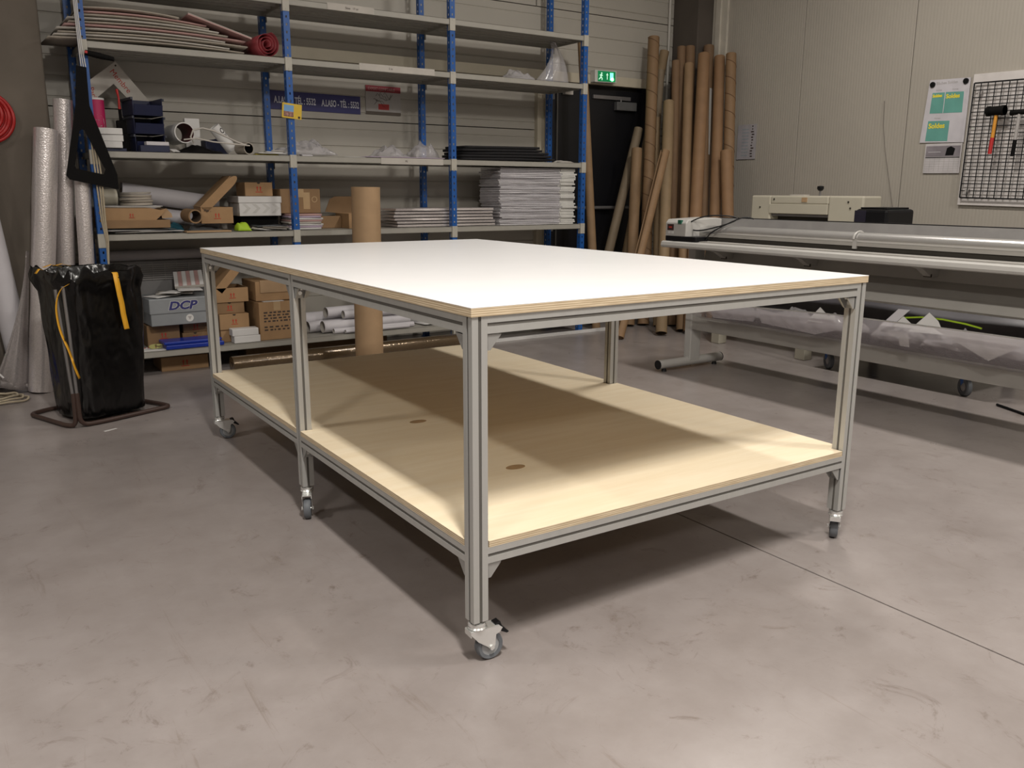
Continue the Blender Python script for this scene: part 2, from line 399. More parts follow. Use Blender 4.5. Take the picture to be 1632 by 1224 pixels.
# top: plywood core with white laminate on it
M().box(0, W, 0, L_, ZT, H-.0022).obj('top_board', PLYE, tb)
M().box(-.0005, W+.0005, -.0005, L_+.0005, H-.0022, H).obj('top_laminate', LAM, tb, bevel=.0008)
posts = []
for x in px:
    for y in py: posts.append(extr('post', ZT-ZB, 'z', (x, y, ZB)))
ZU = ZT-P/2
for z, nm in ((ZU, 'top_rail'), (ZL, 'bottom_rail')):
    for y in py: extr(nm, px[1]-px[0]-P, 'x', (px[0]+P/2, y, z))
    for x in px:
        for a, b in ((0,1),(1,2)): extr(nm, py[b]-py[a]-P, 'y', (x, py[a]+P/2, z))
# lower shelf with notches round the posts
e = P+2*I-.001; c0 = .0035
ym = py[1]; g = P/2+.002
poly = [(e, c0), (W-e, c0), (W-e, e), (W-c0, e), (W-c0, ym-g), (W-e, ym-g), (W-e, ym+g), (W-c0, ym+g), (W-c0, L_-e), (W-e, L_-e), (W-e, L_-c0), (e, L_-c0), (e, L_-e), (c0, L_-e), (c0, ym+g), (e, ym+g), (e, ym-g), (c0, ym-g), (c0, e), (e, e)]
sh = M(); n = len(poly); sh.prism(poly, TS, None, HS-TS); sh.m = [1, 0]+[1]*n
so = sh.obj('lower_shelf', [PLY, PLYE], tb)
PLUG = pm('wood_patch', (.37,.24,.12), .55, 0, .12, 40)
for x, y in ((.452, .482), (.445, 1.172)):
    M().prism([(x+.036*math.cos(a*math.pi/12), y+.022*math.sin(a*math.pi/12)) for a in range(24)], .0006, None, HS-.0002).obj('wood_patch', PLUG, so)
# corner gussets (prototype in XZ plane, hanging under a rail on the +x side of a post)
def gusset_mesh():
    tri = [(0, 0), (.043, 0), (.043, -.006), (.011, -.043), (0, -.043)]
    m = M()
    for yy in (-.018, .0145):
        m.prism(tri, .0035, Matrix(((1,0,0,0),(0,0,1,yy),(0,1,0,0),(0,0,0,1))))
    m.box(0, .043, -.018, .018, -.004, 0); m.box(0, .004, -.018, .018, -.043, 0)
    return m.mesh('gusset', CAST)
GM = gusset_mesh()
BM_ = M().cyl((.004, 0, -.024), (.011, 0, -.024), .0075, n=12).cyl((.024, 0, -.004), (.024, 0, -.011), .0075, n=12).mesh('bolt', ZINC, 40)
def gus(x, y, z, rz):
    o = link('gusset', GM, tb, 0, 0, (x, y, z), (0, 0, rz)); link('bolt', BM_, o)
for zz in (ZU-P/2, ZL-P/2):
    for iy, y in enumerate(py):
        gus(px[0]+P/2, y, zz, 0); gus(px[1]-P/2, y, zz, math.pi)
        for x in px:
            if iy < 2: gus(x, y+P/2, zz, math.pi/2)
            if iy > 0: gus(x, y-P/2, zz, -math.pi/2)
# casters: trailing along local +x
def caster(loc, rz, brake):
    c = bpy.data.objects.new('caster', None); col.objects.link(c); c.parent = tb; c.location = loc; c.rotation_euler = (0,0,rz)
    wr_, ox = .040, .036; zc = wr_
    M().lathe([(0, ZB), (.012, ZB), (.012, ZB-.006), (.023, ZB-.006), (.025, ZB-.011), (.023, ZB-.017), (.026, ZB-.021), (.022, ZB-.027), (0, ZB-.027)], 24).obj('swivel', ZINC, c, smooth=40)
    fk = M(); side = [(-.026, ZB-.026), (.060, ZB-.026), (.070, ZB-.034), (.062, ZB-.046), (.050, ZB-.05), (.047, zc+.002), (.036, zc-.012), (.025, zc+.002), (-.004, ZB-.060), (-.026, ZB-.034)]
    for yy in (-.0185, .0165): fk.prism(side, .002, Matrix(((1,0,0,0),(0,0,1,yy),(0,1,0,0),(0,0,0,1))))
    fk.box(-.026, .060, -.0185, .0185, ZB-.028, ZB-.025); fk.box(-.027, -.025, -.0185, .0185, ZB-.042, ZB-.026)
    fk.obj('fork', ZINC, c, bevel=.0008)
    mx = Matrix.Translation((ox, 0, zc)) @ Matrix.Rotation(math.pi/2, 4, 'X')
    wl = M().lathe([(.027, -.012), (.036, -.0135), (.0392, -.009), (.040, -.004), (.040, .004), (.0392, .009), (.036, .0135), (.027, .012), (.027, -.012)], 32, mx).obj('wheel', RUB, c, smooth=40)
    M().lathe([(0, -.010), (.027, -.010), (.027, .010), (0, .010)], 28, mx).obj('hub', HUB, wl, smooth=40)
    M().cyl((ox, -.0215, zc), (ox, .0215, zc), .004, n=10).cyl((ox, -.023, zc), (ox, -.0185, zc), .0075, n=6).cyl((ox, .0185, zc), (ox, .023, zc), .0075, n=6).obj('axle', ZINC, wl)
    if brake:
        M().prism([(.050, ZB-.022), (.066, ZB-.018), (.072, ZB-.034), (.094, ZB-.056), (.086, ZB-.058), (.064, ZB-.046), (.052, ZB-.036)], .026, Matrix(((1,0,0,0),(0,0,1,-.013),(0,1,0,0),(0,0,0,1)))).obj('brake_pedal', BLK, c, bevel=.002)
for (ix, iy, rz, br) in ((0,0,-.05,1), (0,2,-.1,1), (0,1,R(-112),0), (1,0,R(38),0), (1,1,R(60),0), (1,2,0,1)):
    caster((px[ix], py[iy], 0), rz, br)

# ------------------------------------------------------------------ shelving rack
UX = [-.19, 1.095, 2.395, 3.685]; YF, YR = 4.30, 4.80; UH = 3.0
LV = {'E': .175, 'D': .96, 'C': 1.48, 'B': 2.13, 'A': 2.515}
rk = thing('shelving_rack', 'blue and grey steel shelving rack of three bays along the back wall', 'shelving', (0, 0, 0))
def upright_mesh():
    m = M(); w_, t, ho, pt = .045, .002, .010, .05
    for ax in (0, 1):
        def bx(a0, a1, z0, z1):
            if ax == 0: m.box(a0, a1, 0, t, z0, z1)
            else: m.box(-w_/2, -w_/2+t, a0+w_/2, a1+w_/2, z0, z1)
        bx(-w_/2, -ho/2, 0, UH); bx(ho/2, w_/2, 0, UH)
        z = .04; prev = 0
        while z < UH-.02:
            bx(-ho/2, ho/2, prev, z); prev = z+.016; z += pt
        bx(-ho/2, ho/2, prev, UH)
    return m.mesh('upright', BLUE)
UM = upright_mesh()
for i, x in enumerate(UX):
    link('upright', UM, rk, loc=(x, YF-.003, 0))
    q = link('upright', UM, rk, loc=(x, YR, 0), rot=(0,0,0))
def shelf_mesh(wd):
    m = M(); d0, d1 = 0, YR-YF
    m.box(0, wd, d0, d1, -.003, 0); m.box(0, wd, d0, d0+.003, -.040, 0); m.box(0, wd, d1-.003, d1, -.040, 0)
    m.box(0, wd, d0, d0+.015, -.040, -.037); m.box(0, wd, d1-.015, d1, -.040, -.037)
    m.box(0, .003, d0, d1, -.04, 0); m.box(wd-.003, wd, d0, d1, -.04, 0)
    for k in range(1, 5): y = d1*k/5; m.box(.003, wd-.003, y-.012, y+.012, -.022, -.003)
    return m.mesh('shelf', GREY)
SM = [shelf_mesh(UX[i+1]-UX[i]-.004) for i in range(3)]
CM = M().box(-.0235, .0235, -.004, 0, -.082, .006).box(-.0235, -.0215, -.004, .03, -.082, .006).box(-.005, .005, -.0055, -.004, -.012, -.002).box(-.005, .005, -.0055, -.004, -.076, -.066).mesh('bracket', CLIP)
CE = M().box(-.05, -.02, -.008, .0, -.082, .006).box(-.05, -.047, -.008, .49, -.045, .0).mesh('bracket', CLIP)
for k, z in LV.items():
    for i in range(3): link('shelf', SM[i], rk, loc=(UX[i]+.002, YF, z))
    for x in UX:
        link('bracket', CM, rk, loc=(x, YF-.0035, z))
        link('bracket', CM, rk, loc=(x, YR+.004, z), rot=(0,0,math.pi))
# paper labels stuck on shelf fronts
for (x0, x1, z, s, kk) in ((1.394, 1.75, LV['A']+.004, 'Sous   17 or', .02), (1.62, 2.235, LV['B']+.006, '2 m', .02), (1.77, 2.3, LV['C']-.002, 'PS', .02)):
    lb = M().box(x0, x1, YF-.0022, YF-.0004, z-.042, z+.004).obj('paper_label', WHT2, rk)
    text(s, .02, FR(x0+(x1-x0)*.38, YF-.003, z-.026)).obj('lettering', INK, lb)
# feet
for x in UX:
    for y in (YF, YR): M().box(x-.03, x+.03, y-.01, y+.06, 0, .006).obj('foot_plate', BLUE, rk)

# ------------------------------------------------------------------ generic small builders
_o1 = ['', 'first', 'second', 'third', 'fourth', 'fifth', 'sixth', 'seventh', 'eighth', 'ninth', 'tenth', 'eleventh', 'twelfth', 'thirteenth', 'fourteenth', 'fifteenth', 'sixteenth', 'seventeenth', 'eighteenth', 'nineteenth']
def ordn(k):
    if k < 20: return _o1[k]
    t_, o_ = divmod(k, 10); b_ = {2: 'twenty', 3: 'thirty'}[t_]
    return b_+'-'+_o1[o_] if o_ else b_[:-1]+'ieth'
def single(m, name, mats, label, cat, loc=(0,0,0), rot=0, group=None, **k):
    o = m.obj(name, mats, None, loc=loc, rot=rot if isinstance(rot, (tuple, list)) else (0,0,rot), **k)
    return tag(o, label, cat, group)
def arrows(s, mx):
    m = M()
    for dx in (-.42, .42):
        m.prism([((dx+a)*s, b*s) for a, b in ((-.11,0),(.11,0),(.11,.75),(.3,.75),(0,1.3),(-.3,.75),(-.11,.75))], .0006, mx)
    m.prism([(a*s, b*s) for a, b in ((-.95,-.35),(.95,-.35),(.95,-.17),(-.95,-.17))], .0006, mx)
    return m
def carton(label, x0, x1, z0, z1, yf, dep, rz=0., mat=None, arr=0., notch=True, name='cardboard_box', tape=False, group=None, parts=None):
    w_, h_ = x1-x0, z1-z0
    t = thing(name, label, 'box', ((x0+x1)/2, yf+dep/2, z0), rz, group)
    mat = mat or KRAFT
    M().box(-w_/2, w_/2, -dep/2, dep/2, 0, h_).obj('body', mat, t, bevel=.004)
    if arr: arrows(arr*1.35, FR(0, -dep/2-.0006, h_*.5-arr*.62)).obj('arrow_print', REDP, t)
    if notch:
        M().prism([(.012*math.cos(math.pi+a*math.pi/8), h_-.0005+.011*math.sin(math.pi+a*math.pi/8)) for a in range(9)], .0008, FR(0, -dep/2-.0002, 0)).obj('thumb_notch', DARK, t)
    if tape:
        M().box(-.025, .025, -dep/2-.0008, dep/2+.0008, h_-.0005, h_+.0008).box(-.025, .025, -dep/2-.0012, -dep/2+.0004, h_-.06, h_+.0008).obj('tape', TAPE, t)
    return t
def open_mailer(label, x0, x1, z0, z1, yf, dep, rz, lid, ang, mat=KRAFT, arr=.018, script=None, name='open_cardboard_box'):
    w_, h_ = x1-x0, z1-z0; t = thing(name, label, 'box', ((x0+x1)/2, yf+dep/2, z0), rz)
    k = .004
    M().box(-w_/2, w_/2, -dep/2, dep/2, 0, k).box(-w_/2, w_/2, -dep/2, -dep/2+k, k, h_).box(-w_/2, w_/2, dep/2-k, dep/2, k, h_).box(-w_/2, -w_/2+k, -dep/2+k, dep/2-k, k, h_).box(w_/2-k, w_/2, -dep/2+k, dep/2-k, k, h_).obj('tray', mat, t)
    mx = Matrix.Translation((-w_/2, 0, h_)) @ Matrix.Rotation(-ang, 4, 'Y')
    lo = M().box(0, lid, -dep/2, dep/2, 0, k, mx).box(0, lid*.86, -dep/2, -dep/2+k, -.055, 0, mx).box(0, lid*.86, dep/2-k, dep/2, -.055, 0, mx).obj('lid', mat, t)
    def ear(y0): 
        return [(lid*.86+.07*math.sin(a*math.pi/10), -.0275-.0275*math.cos(a*math.pi/10)) for a in range(11)]
    fm = mx @ Matrix(((1,0,0,0),(0,0,1,-dep/2),(0,1,0,0),(0,0,0,1)))
    M().prism(ear(0), .003, fm).obj('lid_flap', mat, lo)
    fm2 = mx @ Matrix(((1,0,0,0),(0,0,1,dep/2-.003),(0,1,0,0),(0,0,0,1)))
    M().prism(ear(0), .003, fm2).obj('lid_flap', mat, lo)
    if arr: arrows(arr*1.35, FR(0, -dep/2-.0006, h_*.45-arr*.60)).obj('arrow_print', REDP, t)
    if script: text(script, .022, FR(-w_/2+.02, -dep/2-.001, h_-.03), bold=.0004).obj('handwriting', INK, t)
    return t
def paper(w_, d_, curl=0., wav=0., seed=0, nu=8, nv=6):
    rr = random.Random(seed); a, b, c_ = rr.uniform(0, 6), rr.uniform(0, 6), rr.uniform(.6, 1.4)
    def fn(s, t): return ((s-.5)*w_, (t-.5)*d_, wav*(math.sin(a+5*s*c_)*math.cos(b+4*t)+1)+curl*(2*s-1)**2)
    return M().grid(fn, nu, nv)
def sheet(label, name, mat, x, y, z, w_, d_, rz=0, tilt=(0,0), th=.0012, curl=0., wav=0., cat='paper', seed=0, group=None):
    return single(paper(w_, d_, curl, wav, seed), name, mat, label, cat, (x, y, z+th/2), (tilt[0], tilt[1], rz), group, smooth=60, solid=th)
def rolltube(label, name, p0, p1, ro, ri, mat, cat, inner=None, group=None, n=24):
    p0, p1 = Vector(p0), Vector(p1); m = M(); m.pipe((0,0,0), p1-p0, ro, ri, n)
    if inner:
        m.m = [1 if (i % 4) == 1 else 0 for i in range(len(m.f))]
        return single(m, name, [mat, inner], label, cat, tuple(p0), 0, group, smooth=40)
    return single(m, name, mat, label, cat, tuple(p0), 0, group, smooth=40)
def crumple(w_, d_, h_, seed, n=14):
    from mathutils import noise as mn
    o = Vector((seed*3.7, seed*1.9, 0))
    def fn(s, t):
        x, y = (s-.5)*w_, (t-.5)*d_; e_ = math.sin(math.pi*s)**.5*math.sin(math.pi*t)**.5
        v = mn.noise(Vector((x*9, y*9, 0))+o)+.6*mn.noise(Vector((x*24, y*24, 1))+o)
        return (x+.03*mn.noise(Vector((x*12, y*12, 5))+o), y+.03*mn.noise(Vector((x*12, y*12, 9))+o), max(.001, h_*e_*(.55+.55*v)))
    return M().grid(fn, n, n)

# ------------------------------------------------------------------ floor things between table and rack
rolltube('tall brown kraft paper roll standing upright behind the table', 'kraft_paper_roll', (1.395, 3.78, 0), (1.41, 3.785, 1.265), .098, .038, KRAFT2, 'roll', KIN, n=40)
rb = rolltube('long bronze bubble wrap roll lying on the floor along the shelving', 'bubble_wrap_roll', (.535, 4.17, .058), (2.56, 4.19, .058), .058, .022, BRONZE, 'roll', KIN, n=32)
b1 = carton('flat brown box with red arrows on the floor under the lowest shelf', .13, .45, 0, .10, 4.46, .28, 0, KRAFT, .022, False)
for i, (x0, x1, y, z, dz) in enumerate(((2.62, 3.95, 4.255, .0, .012), (2.75, 4.00, 4.258, .0125, .010))):
    single(M().box(-(x1-x0)/2, (x1-x0)/2, -.024, .022, 0, dz), 'white_board', WHT, ('lower', 'upper')[i]+' long white board of the pair sticking out under the rack end', 'board', ((x0+x1)/2, y, z), 0, bevel=.002)
carton('dark flat carton pushed far under the lowest shelf behind the bronze roll', .75, 1.9, 0, .11, 4.56, .2, 0, KRAFT3, 0, False)

# ------------------------------------------------------------------ level E (lowest shelf)
zE = LV['E']+.0015
def mailer_stack(x0, x1, yf, zs_, names, dep=.28):
    for (z0, z1, dx, dy, mt), lb in zip(zs_, names): carton(lb, x0+dx, x1+dx, z0, z1, yf+dy, dep, 0, mt, .018)
mailer_stack(.535, .745, 4.42, ((zE, zE+.088, .005, .0, KRAFT), (zE+.089, zE+.20, .0, -.01, KRAFT), (zE+.201, zE+.283, -.02, .02, KRAFT3)),
    ('bottom brown arrow box of the stack beside the big carton', 'second brown arrow box up in the stack beside the big carton', 'dull brown arrow box third up in the stack beside the big carton'))
open_mailer('open brown arrow box with raised lid topping the stack on the lowest shelf', .53, .755, zE+.284, zE+.385, 4.43, .26, 0, .27, R(48))
mailer_stack(.295, .47, 4.5, ((zE, zE+.078, 0, 0, KRAFT3), (zE+.079, zE+.150, .01, .01, KRAFT3)),
    ('bottom dull arrow box under the right of the silver box', 'upper dull arrow box under the right of the silver box'), .25)
carton('brown arrow box under the left of the silver box', .06, .275, zE, zE+.15, 4.48, .28, 0, KRAFT3, .02, False)
# silver DCP paper box
t = thing('paper_ream_box', 'silver box lettered DCP in blue with papers piled on top', 'box', (.282, 4.55, zE+.158), (0, R(0), R(2.5)))
M().box(-.215, .215, -.165, .165, 0, .088).obj('body', SILG, t, bevel=.004)
M().box(-.222, .222, -.172, .172, .082, .185).obj('lid', SILG, t, bevel=.005)
text('DCP', .078, FR(-.10, -.1728, .108), .0008, .0055, .25, sx=1.2).obj('lettering', WHT, t)
text('DCP', .078, FR(-.10, -.1740, .108), .0014, .0030, .25, sx=1.2).obj('lettering', NAVY, t)
M().prism([(.04+.026*math.cos(a*math.pi/10), .042+.026*math.sin(a*math.pi/10)) for a in range(20)], .0008, FR(0, -.1658, 0)).obj('sticker', WHT, t)
M().prism([(.027, .054), (.053, .054), (.040, .028)], .0006, FR(0, -.1668, 0)).obj('sticker_mark', GREYP, t)
zt = zE+.158+.186
for i, (x, y, w_, d_, rz, mt, nm) in enumerate(((.18, 4.50, .2, .15, .5, WHT, 'grey-white leaflet hanging at the left of the silver box lid'), (.28, 4.55, .24, .16, -.3, WHT2, 'off-white leaflet in the middle of the silver box lid'), (.25, 4.47, .16, .12, .9, WHT, 'small white leaflet at the front of the silver box lid'), (.36, 4.47, .16, .13, -.1, WHT, 'white leaflet near the front right of the silver box lid'))):
    sheet(nm, 'leaflet', mt, x, y, zt+.006+.012*i, w_, d_, rz, (R(1.5*(i % 2)), R(-1.2+.8*i)), .005, cat='paper', seed=i)
t = thing('striped_paper', 'pink and white striped papers on the right of the silver box', 'paper', (.40, 4.64, zt+.105), (R(22), R(-3), R(-12)))
for k in range(7):
    M().box(-.1+k*.028, -.075+k*.028, -.11, .11, 0, .003).obj('stripe', PINKB if k % 2 else WHT, t)
M().box(-.1, .095, -.11, .11, -.02, 0).obj('sheets', WHT2, t)
t = thing('blue_folder', 'shiny blue plastic folder lying on the lowest shelf', 'folder', (.29, 4.438, zE+.001), R(1))
M().box(-.15, .24, -.13, .03, 0, .030).obj('lower_cover', BLUEP, t, bevel=.006)
M().box(-.16, .22, -.12, .04, .031, .052).obj('upper_cover', BLUEP, t, bevel=.006)
M().box(.22, .24, -.08, -.03, .036, .046).obj('closing_tab', BLUEP, t, bevel=.002)
for i in range(2): carton(('lower', 'upper')[i]+' small white carton stacked in front of the arrow boxes', .605-.01*i, .792-.01*i, zE+.001+.051*i, zE+.051+.051*i, 4.318+.004*i, .085, 0, WHT, 0, False, 'small_white_box')
t = carton('big brown carton with rows of printed text on the lowest shelf', .80, 1.066, zE, zE+.275, 4.345, .40, R(0), KRAFT, 0, False, tape=True)
for k in range(7):
    rr = random.Random(k); m = M(); x = -.10
    if k == 4: continue
    while x < .105:
        ww = rr.uniform(.012, .03); m.box(x, x+ww, -.2008, -.2000, .195-k*.021, .206-k*.021); x += ww+rr.uniform(.006, .018)
    m.obj('text_row', INK, t)
M().box(-.09, .06, -.18, -.1, .276, .279).obj('paper_sheet', WHT, t)
t = carton('brown carton with folded flap on top of the big text carton', .80, 1.068, zE+.280, zE+.42, 4.40, .33, 0, KRAFT, 0, False)
M().box(-.10, .13, -.172, -.168, .06, .15).obj('flap', KRAFT2, t)
single(M().grid(lambda s, q: ((s-.5)*.04+.026*math.cos(q*6.0), -.05+.0, .016+.016*math.sin(q*6.0)), 4, 16), 'curled_paper', pm('pale_yellow_paper', (.36,.34,.12), .7), 'small curled pale yellow paper by the bin bag on the lowest shelf', 'paper', (.09, 4.425, zE+.0068), R(0), smooth=60, solid=.001)
t = thing('striped_envelope', 'white envelope with red stripes at the left end of the lowest shelf', 'paper', (.085, 4.395, zE+.0), R(-4))
M().box(-.10, .08, -.07, .065, 0, .005).obj('envelope', WHT, t)
for k in range(7): M().prism([(-.09+k*.023, .03), (-.08+k*.023, .03), (-.072+k*.023, .06), (-.082+k*.023, .06)], .0006, None, .005).obj('stripe', REDP, t)
# white paper rolls on level E, bay 2
for i, (x0, y0, x1, y1, z, rr, lb) in enumerate(((1.30, 4.42, 2.05, 4.48, .05, .046, 'widest white paper roll lying at the front of the lowest shelf'),
        (1.36, 4.350, 2.04, 4.362, .022, .021, 'thin white paper roll at the very front edge of the lowest shelf'),
        (1.44, 4.314, 1.98, 4.318, .018, .0145, 'thinnest white paper roll in front of the other rolls'),
        (1.16, 4.67, 2.05, 4.70, .068, .066, 'grey-white paper roll at the back of the lowest shelf'),
        (1.36, 4.50, 2.15, 4.60, .145, .042, 'white paper roll lying on top of the pile of rolls'),
        (1.47, 4.42, 2.2, 4.46, .132, .033, 'upper front white paper roll on the pile of rolls'),
        (1.21, 4.50, 1.9, 4.58, .045, .044, 'white paper roll wedged in the middle of the pile'))):
    rolltube(lb, 'paper_roll', (x0, y0, zE+z), (x1, y1, zE+z), rr, rr-.003, FOAM, 'roll', WHT2)
sheet('large white sheet with mauve edge on the lowest shelf right of the rolls', 'large_sheet', WHT, 2.36, 4.52, zE+.0035, .48, .34, R(4), (0, 0), .006, 0, .006, 'sheet')
sheet('mauve backing sheet under the white sheet on the lowest shelf', 'backing_sheet', MAUVE, 2.45, 4.48, zE+.0008, .42, .26, R(6), (0, 0), .001, cat='sheet')
# convector heater and white roll behind bay 1
t = thing('wall_heater', 'pale grey convector heater with grille on the wall behind the rack', 'heater', (.22, 4.93, .34))
M().box(-.46, .52, -.055, .018, 0, .405).obj('casing', pm('heater_grey', (.22,.215,.215), .5), t, bevel=.008)
for k in range(8): M().box(-.43, .49, -.066, -.056, .265+k*.015, .272+k*.015).obj('grille_bar', GREYP, t)
for k in range(12): M().box(-.43+k*.083, -.426+k*.083, -.064, -.055, .26, .385).obj('grille_post', GREYP, t)
rolltube('white roll lying on top of the wall heater', 'paper_roll', (-.10, 4.86, .784), (.56, 4.87, .784), .036, .012, FOAM, 'roll', KIN)

# ------------------------------------------------------------------ level D
zD = LV['D']+.0015
m = M().box(-.215, .215, -.16, .16, 0, .052)
t = thing('flat_carton', 'flat brown box with curved flap and faded red arrows, left end of waist-high shelf', 'box', (.03, 4.50, zD+.035), R(-1))
m.obj('body', KRAFT3, t, bevel=.003)
M().prism([(-.215, .052), (.13, .052), (.175, .09), (.20, .125), (.16, .115), (.1, .128), (-.215, .13)], .30, FR(0, .15, 0)).obj('lid', KRAFT, t)
M().prism([(.17, .06), (.235, .066), (.23, .09), (.20, .125), (.16, .115)], .26, FR(0, .12, 0)).obj('lid_flap', KRAFT2, t)
arrows(.018, FR(-.02, -.1515, .072)).obj('arrow_print', REDP, t)
for i, (x, y, w_, d_, rz, mt, lb) in enumerate(((.06, 4.47, .44, .24, .02, DGREY, 'dark thin sheet lying under the flat brown box'), (-.02, 4.42, .32, .2, .3, WHT, 'white sheet poking out at the left under the flat box'), (.16, 4.42, .34, .18, -.1, WHT, 'white sheet poking out at the right under the flat box'), (.06, 4.44, .36, .24, .1, WHT2, 'off-white sheet nearest the shelf under the flat box'))):
    sheet(lb, 'loose_sheet', mt, x, y, zD+.024-.006*i, w_, d_, rz, (0, R(.5)), .002, 0, .001, 'sheet', i)
for i, (w_, z) in enumerate(((.40, 0), (.36, .006))):
    sheet(('off-white', 'white')[i]+' card lying on the flat brown box under the cable coil', 'loose_card', (WHT2, WHT)[i], .0+.03*i, 4.50, zD+.166+z, w_, .22, .05*i, (0, 0), .004, cat='card')
t = thing('cable_coil', 'grey coil of flat cable on the flat brown box', 'coil', (.075, 4.52, zD+.178))
for k in range(5):
    rr = random.Random(k); M().lathe([(.055, .002), (.098-.006*(k == 4)+rr.uniform(-.005, .005), .002), (.1+rr.uniform(-.006, .004), .009), (.098, .017), (.055, .017), (.055, .002)], 28, Matrix.Translation((rr.uniform(-.008, .008), 0, k*.0175)) @ Matrix.Rotation(rr.uniform(-.04, .04), 4, 'Y')).obj('winding', (CREAMB, WHT2)[k == 4], t, smooth=40)
rolltube('short pale translucent roll at the left end of the waist-high shelf', 'film_roll', (-.16, 4.54, zD+.233), (-.045, 4.55, zD+.233), .052, .02, pm('pale_film_roll', (.45,.42,.34), .4), 'roll', KIN)
rolltube('long white roll lying at the back of the waist-high shelf', 'paper_roll', (.02, 4.735, zD+.27), (.66, 4.735, zD+.175), .062, .03, FOAM, 'roll', KIN)
rolltube('second white roll lying against the wall side of the waist-high shelf', 'paper_roll', (.05, 4.745, zD+.135), (.66, 4.745, zD+.051), .05, .02, FOAM, 'roll', KIN)
rolltube('short grey-brown cardboard tube pointing forward on the waist-high shelf', 'cardboard_tube', (.41, 4.35, zD+.105), (.395, 4.52, zD+.109), .047, .038, KRAFT3, 'tube', KIN)
single(crumple(.10, .15, .12, 3), 'teal_cloth', TEALB, 'crumpled teal cloth right of the flat brown box', 'cloth', (.335, 4.655, zD+.001), 0, smooth=180, solid=.002)
single(crumple(.24, .13, .05, 5, 18), 'dark_film', DGREY, 'crumpled dark grey film under the cardboard tube', 'film', (.51, 4.47, zD+.001), R(-1), smooth=50, solid=.001)
single(M().box(-.15, .15, -.05, .05, 0, .010), 'wooden_slat', KRAFT2, 'thin yellowish strip of board at the front of the waist-high shelf', 'strip', (.48, 4.345, zD+.0), R(2), bevel=.001)
open_mailer('handwritten open brown box with raised lid on the waist-high shelf', .465, .68, zD+.055, zD+.165, 4.40, .23, R(-2), .30, R(44), KRAFT, .018, 'Plat ..')
t = carton('white box with pale grey zigzag pattern on the waist-high shelf', .735, 1.035, zD+.10, zD+.232, 4.44, .28, 0, WHT, 0, False, 'patterned_box')
M().box(-.155, .155, -.145, .145, .092, .137).obj('lid', WHT, t, bevel=.003)
for k in range(4):
    M().prism([(-.13+k*.07, .02), (-.105+k*.07, .02), (-.07+k*.07, .055), (-.095+k*.07, .055)], .0006, FR(0, -.1406, 0)).prism([(-.095+k*.07, .055), (-.07+k*.07, .055), (-.105+k*.07, .085), (-.13+k*.07, .085)], .0006, FR(0, -.1406, 0)).obj('zigzag_print', pm('zigzag_grey', (.50,.49,.47), .7), t)
carton('dark grey box carrying the patterned white box', .76, 1.03, zD+.03, zD+.098, 4.50, .24, 0, BLKM, 0, False)
carton('brown arrow box on top of the patterned white box', .80, 1.0, zD+.238, zD+.335, 4.50, .22, 0, KRAFT, .02, True)
single(crumple(.09, .11, .10, 8), 'hi_vis_vest', LIME, 'bright yellow-green folded fabric on the waist-high shelf', 'cloth', (.735, 4.40, zD+.002), 0, smooth=60, solid=.003)
for i, (x, y, w_, d_, rz, mt, lb) in enumerate(((.90, 4.42, .2, .14, .3, WHT, 'white paper beside the bright yellow-green fabric'), (.93, 4.40, .24, .13, -.35, WHT2, 'off-white paper slanting in front of the dark grey box'), (.96, 4.37, .18, .1, -.2, CREAMB, 'small tan paper at the shelf edge near the second upright'), (.93, 4.415, .22, .12, .1, DGREY, 'dark paper under the papers near the second upright'))):
    sheet(lb, 'loose_paper', mt, x, y, zD+.004+.008*i, w_, d_, rz, (R(2), R(3-i)), .004, 0, .003, 'paper', 20+i)
t = carton('brown carton with round mark behind the second upright', 1.05, 1.35, zD+.115, zD+.29, 4.47, .28, R(-2), KRAFT3, 0, False, tape=True)
M().lathe([(.016, 0), (.022, 0), (.022, .0008), (.016, .0008)], 20, FR(.105, -.1408, .10)).box(.02, .07, -.1408, -.14, .03, .15).obj('printed_mark', TAPE, t)
for k in range(8): sheet(ordn(k+1)+' paper pad from the bottom of the pile under the round-mark carton', 'paper_pad', (WHT, MAUVE, WHT, WHT2, PINKB, WHT, MAUVE, PINKB)[k], 1.185+.006*(k % 3), 4.47, zD+.001+.014*k, .235, .24, R(1.5*(k % 3)-1.5), (0, 0), .0135, cat='pad', group='paper pads under the round-mark carton')
# open box behind the kraft roll
t = thing('open_carton', 'open brown carton with spread flaps behind the tall kraft roll', 'box', (1.665, 4.52, zD))
k = .004
M().box(-.13, .13, -.13, .13, 0, k).box(-.13, .13, -.13, -.13+k, k, .11).box(-.13, .13, .13-k, .13, k, .11).box(-.13, -.13+k, -.126, .126, k, .11).box(.13-k, .13, -.126, .126, k, .11).obj('tray', KRAFT, t)
M().prism([(-.13, .11), (.13, .11), (.205, .14), (.215, .22), (.13, .235), (-.13, .235), (-.175, .215), (-.215, .12)], .004, FR(0, .13, 0)).obj('lid', KRAFT3, t)
single(M().box(-.10, .10, -.03, .03, 0, .09), 'small_box', KRAFT3, 'small dull brown box left of the open carton', 'box', (1.43, 4.55, zD), R(6), bevel=.003)
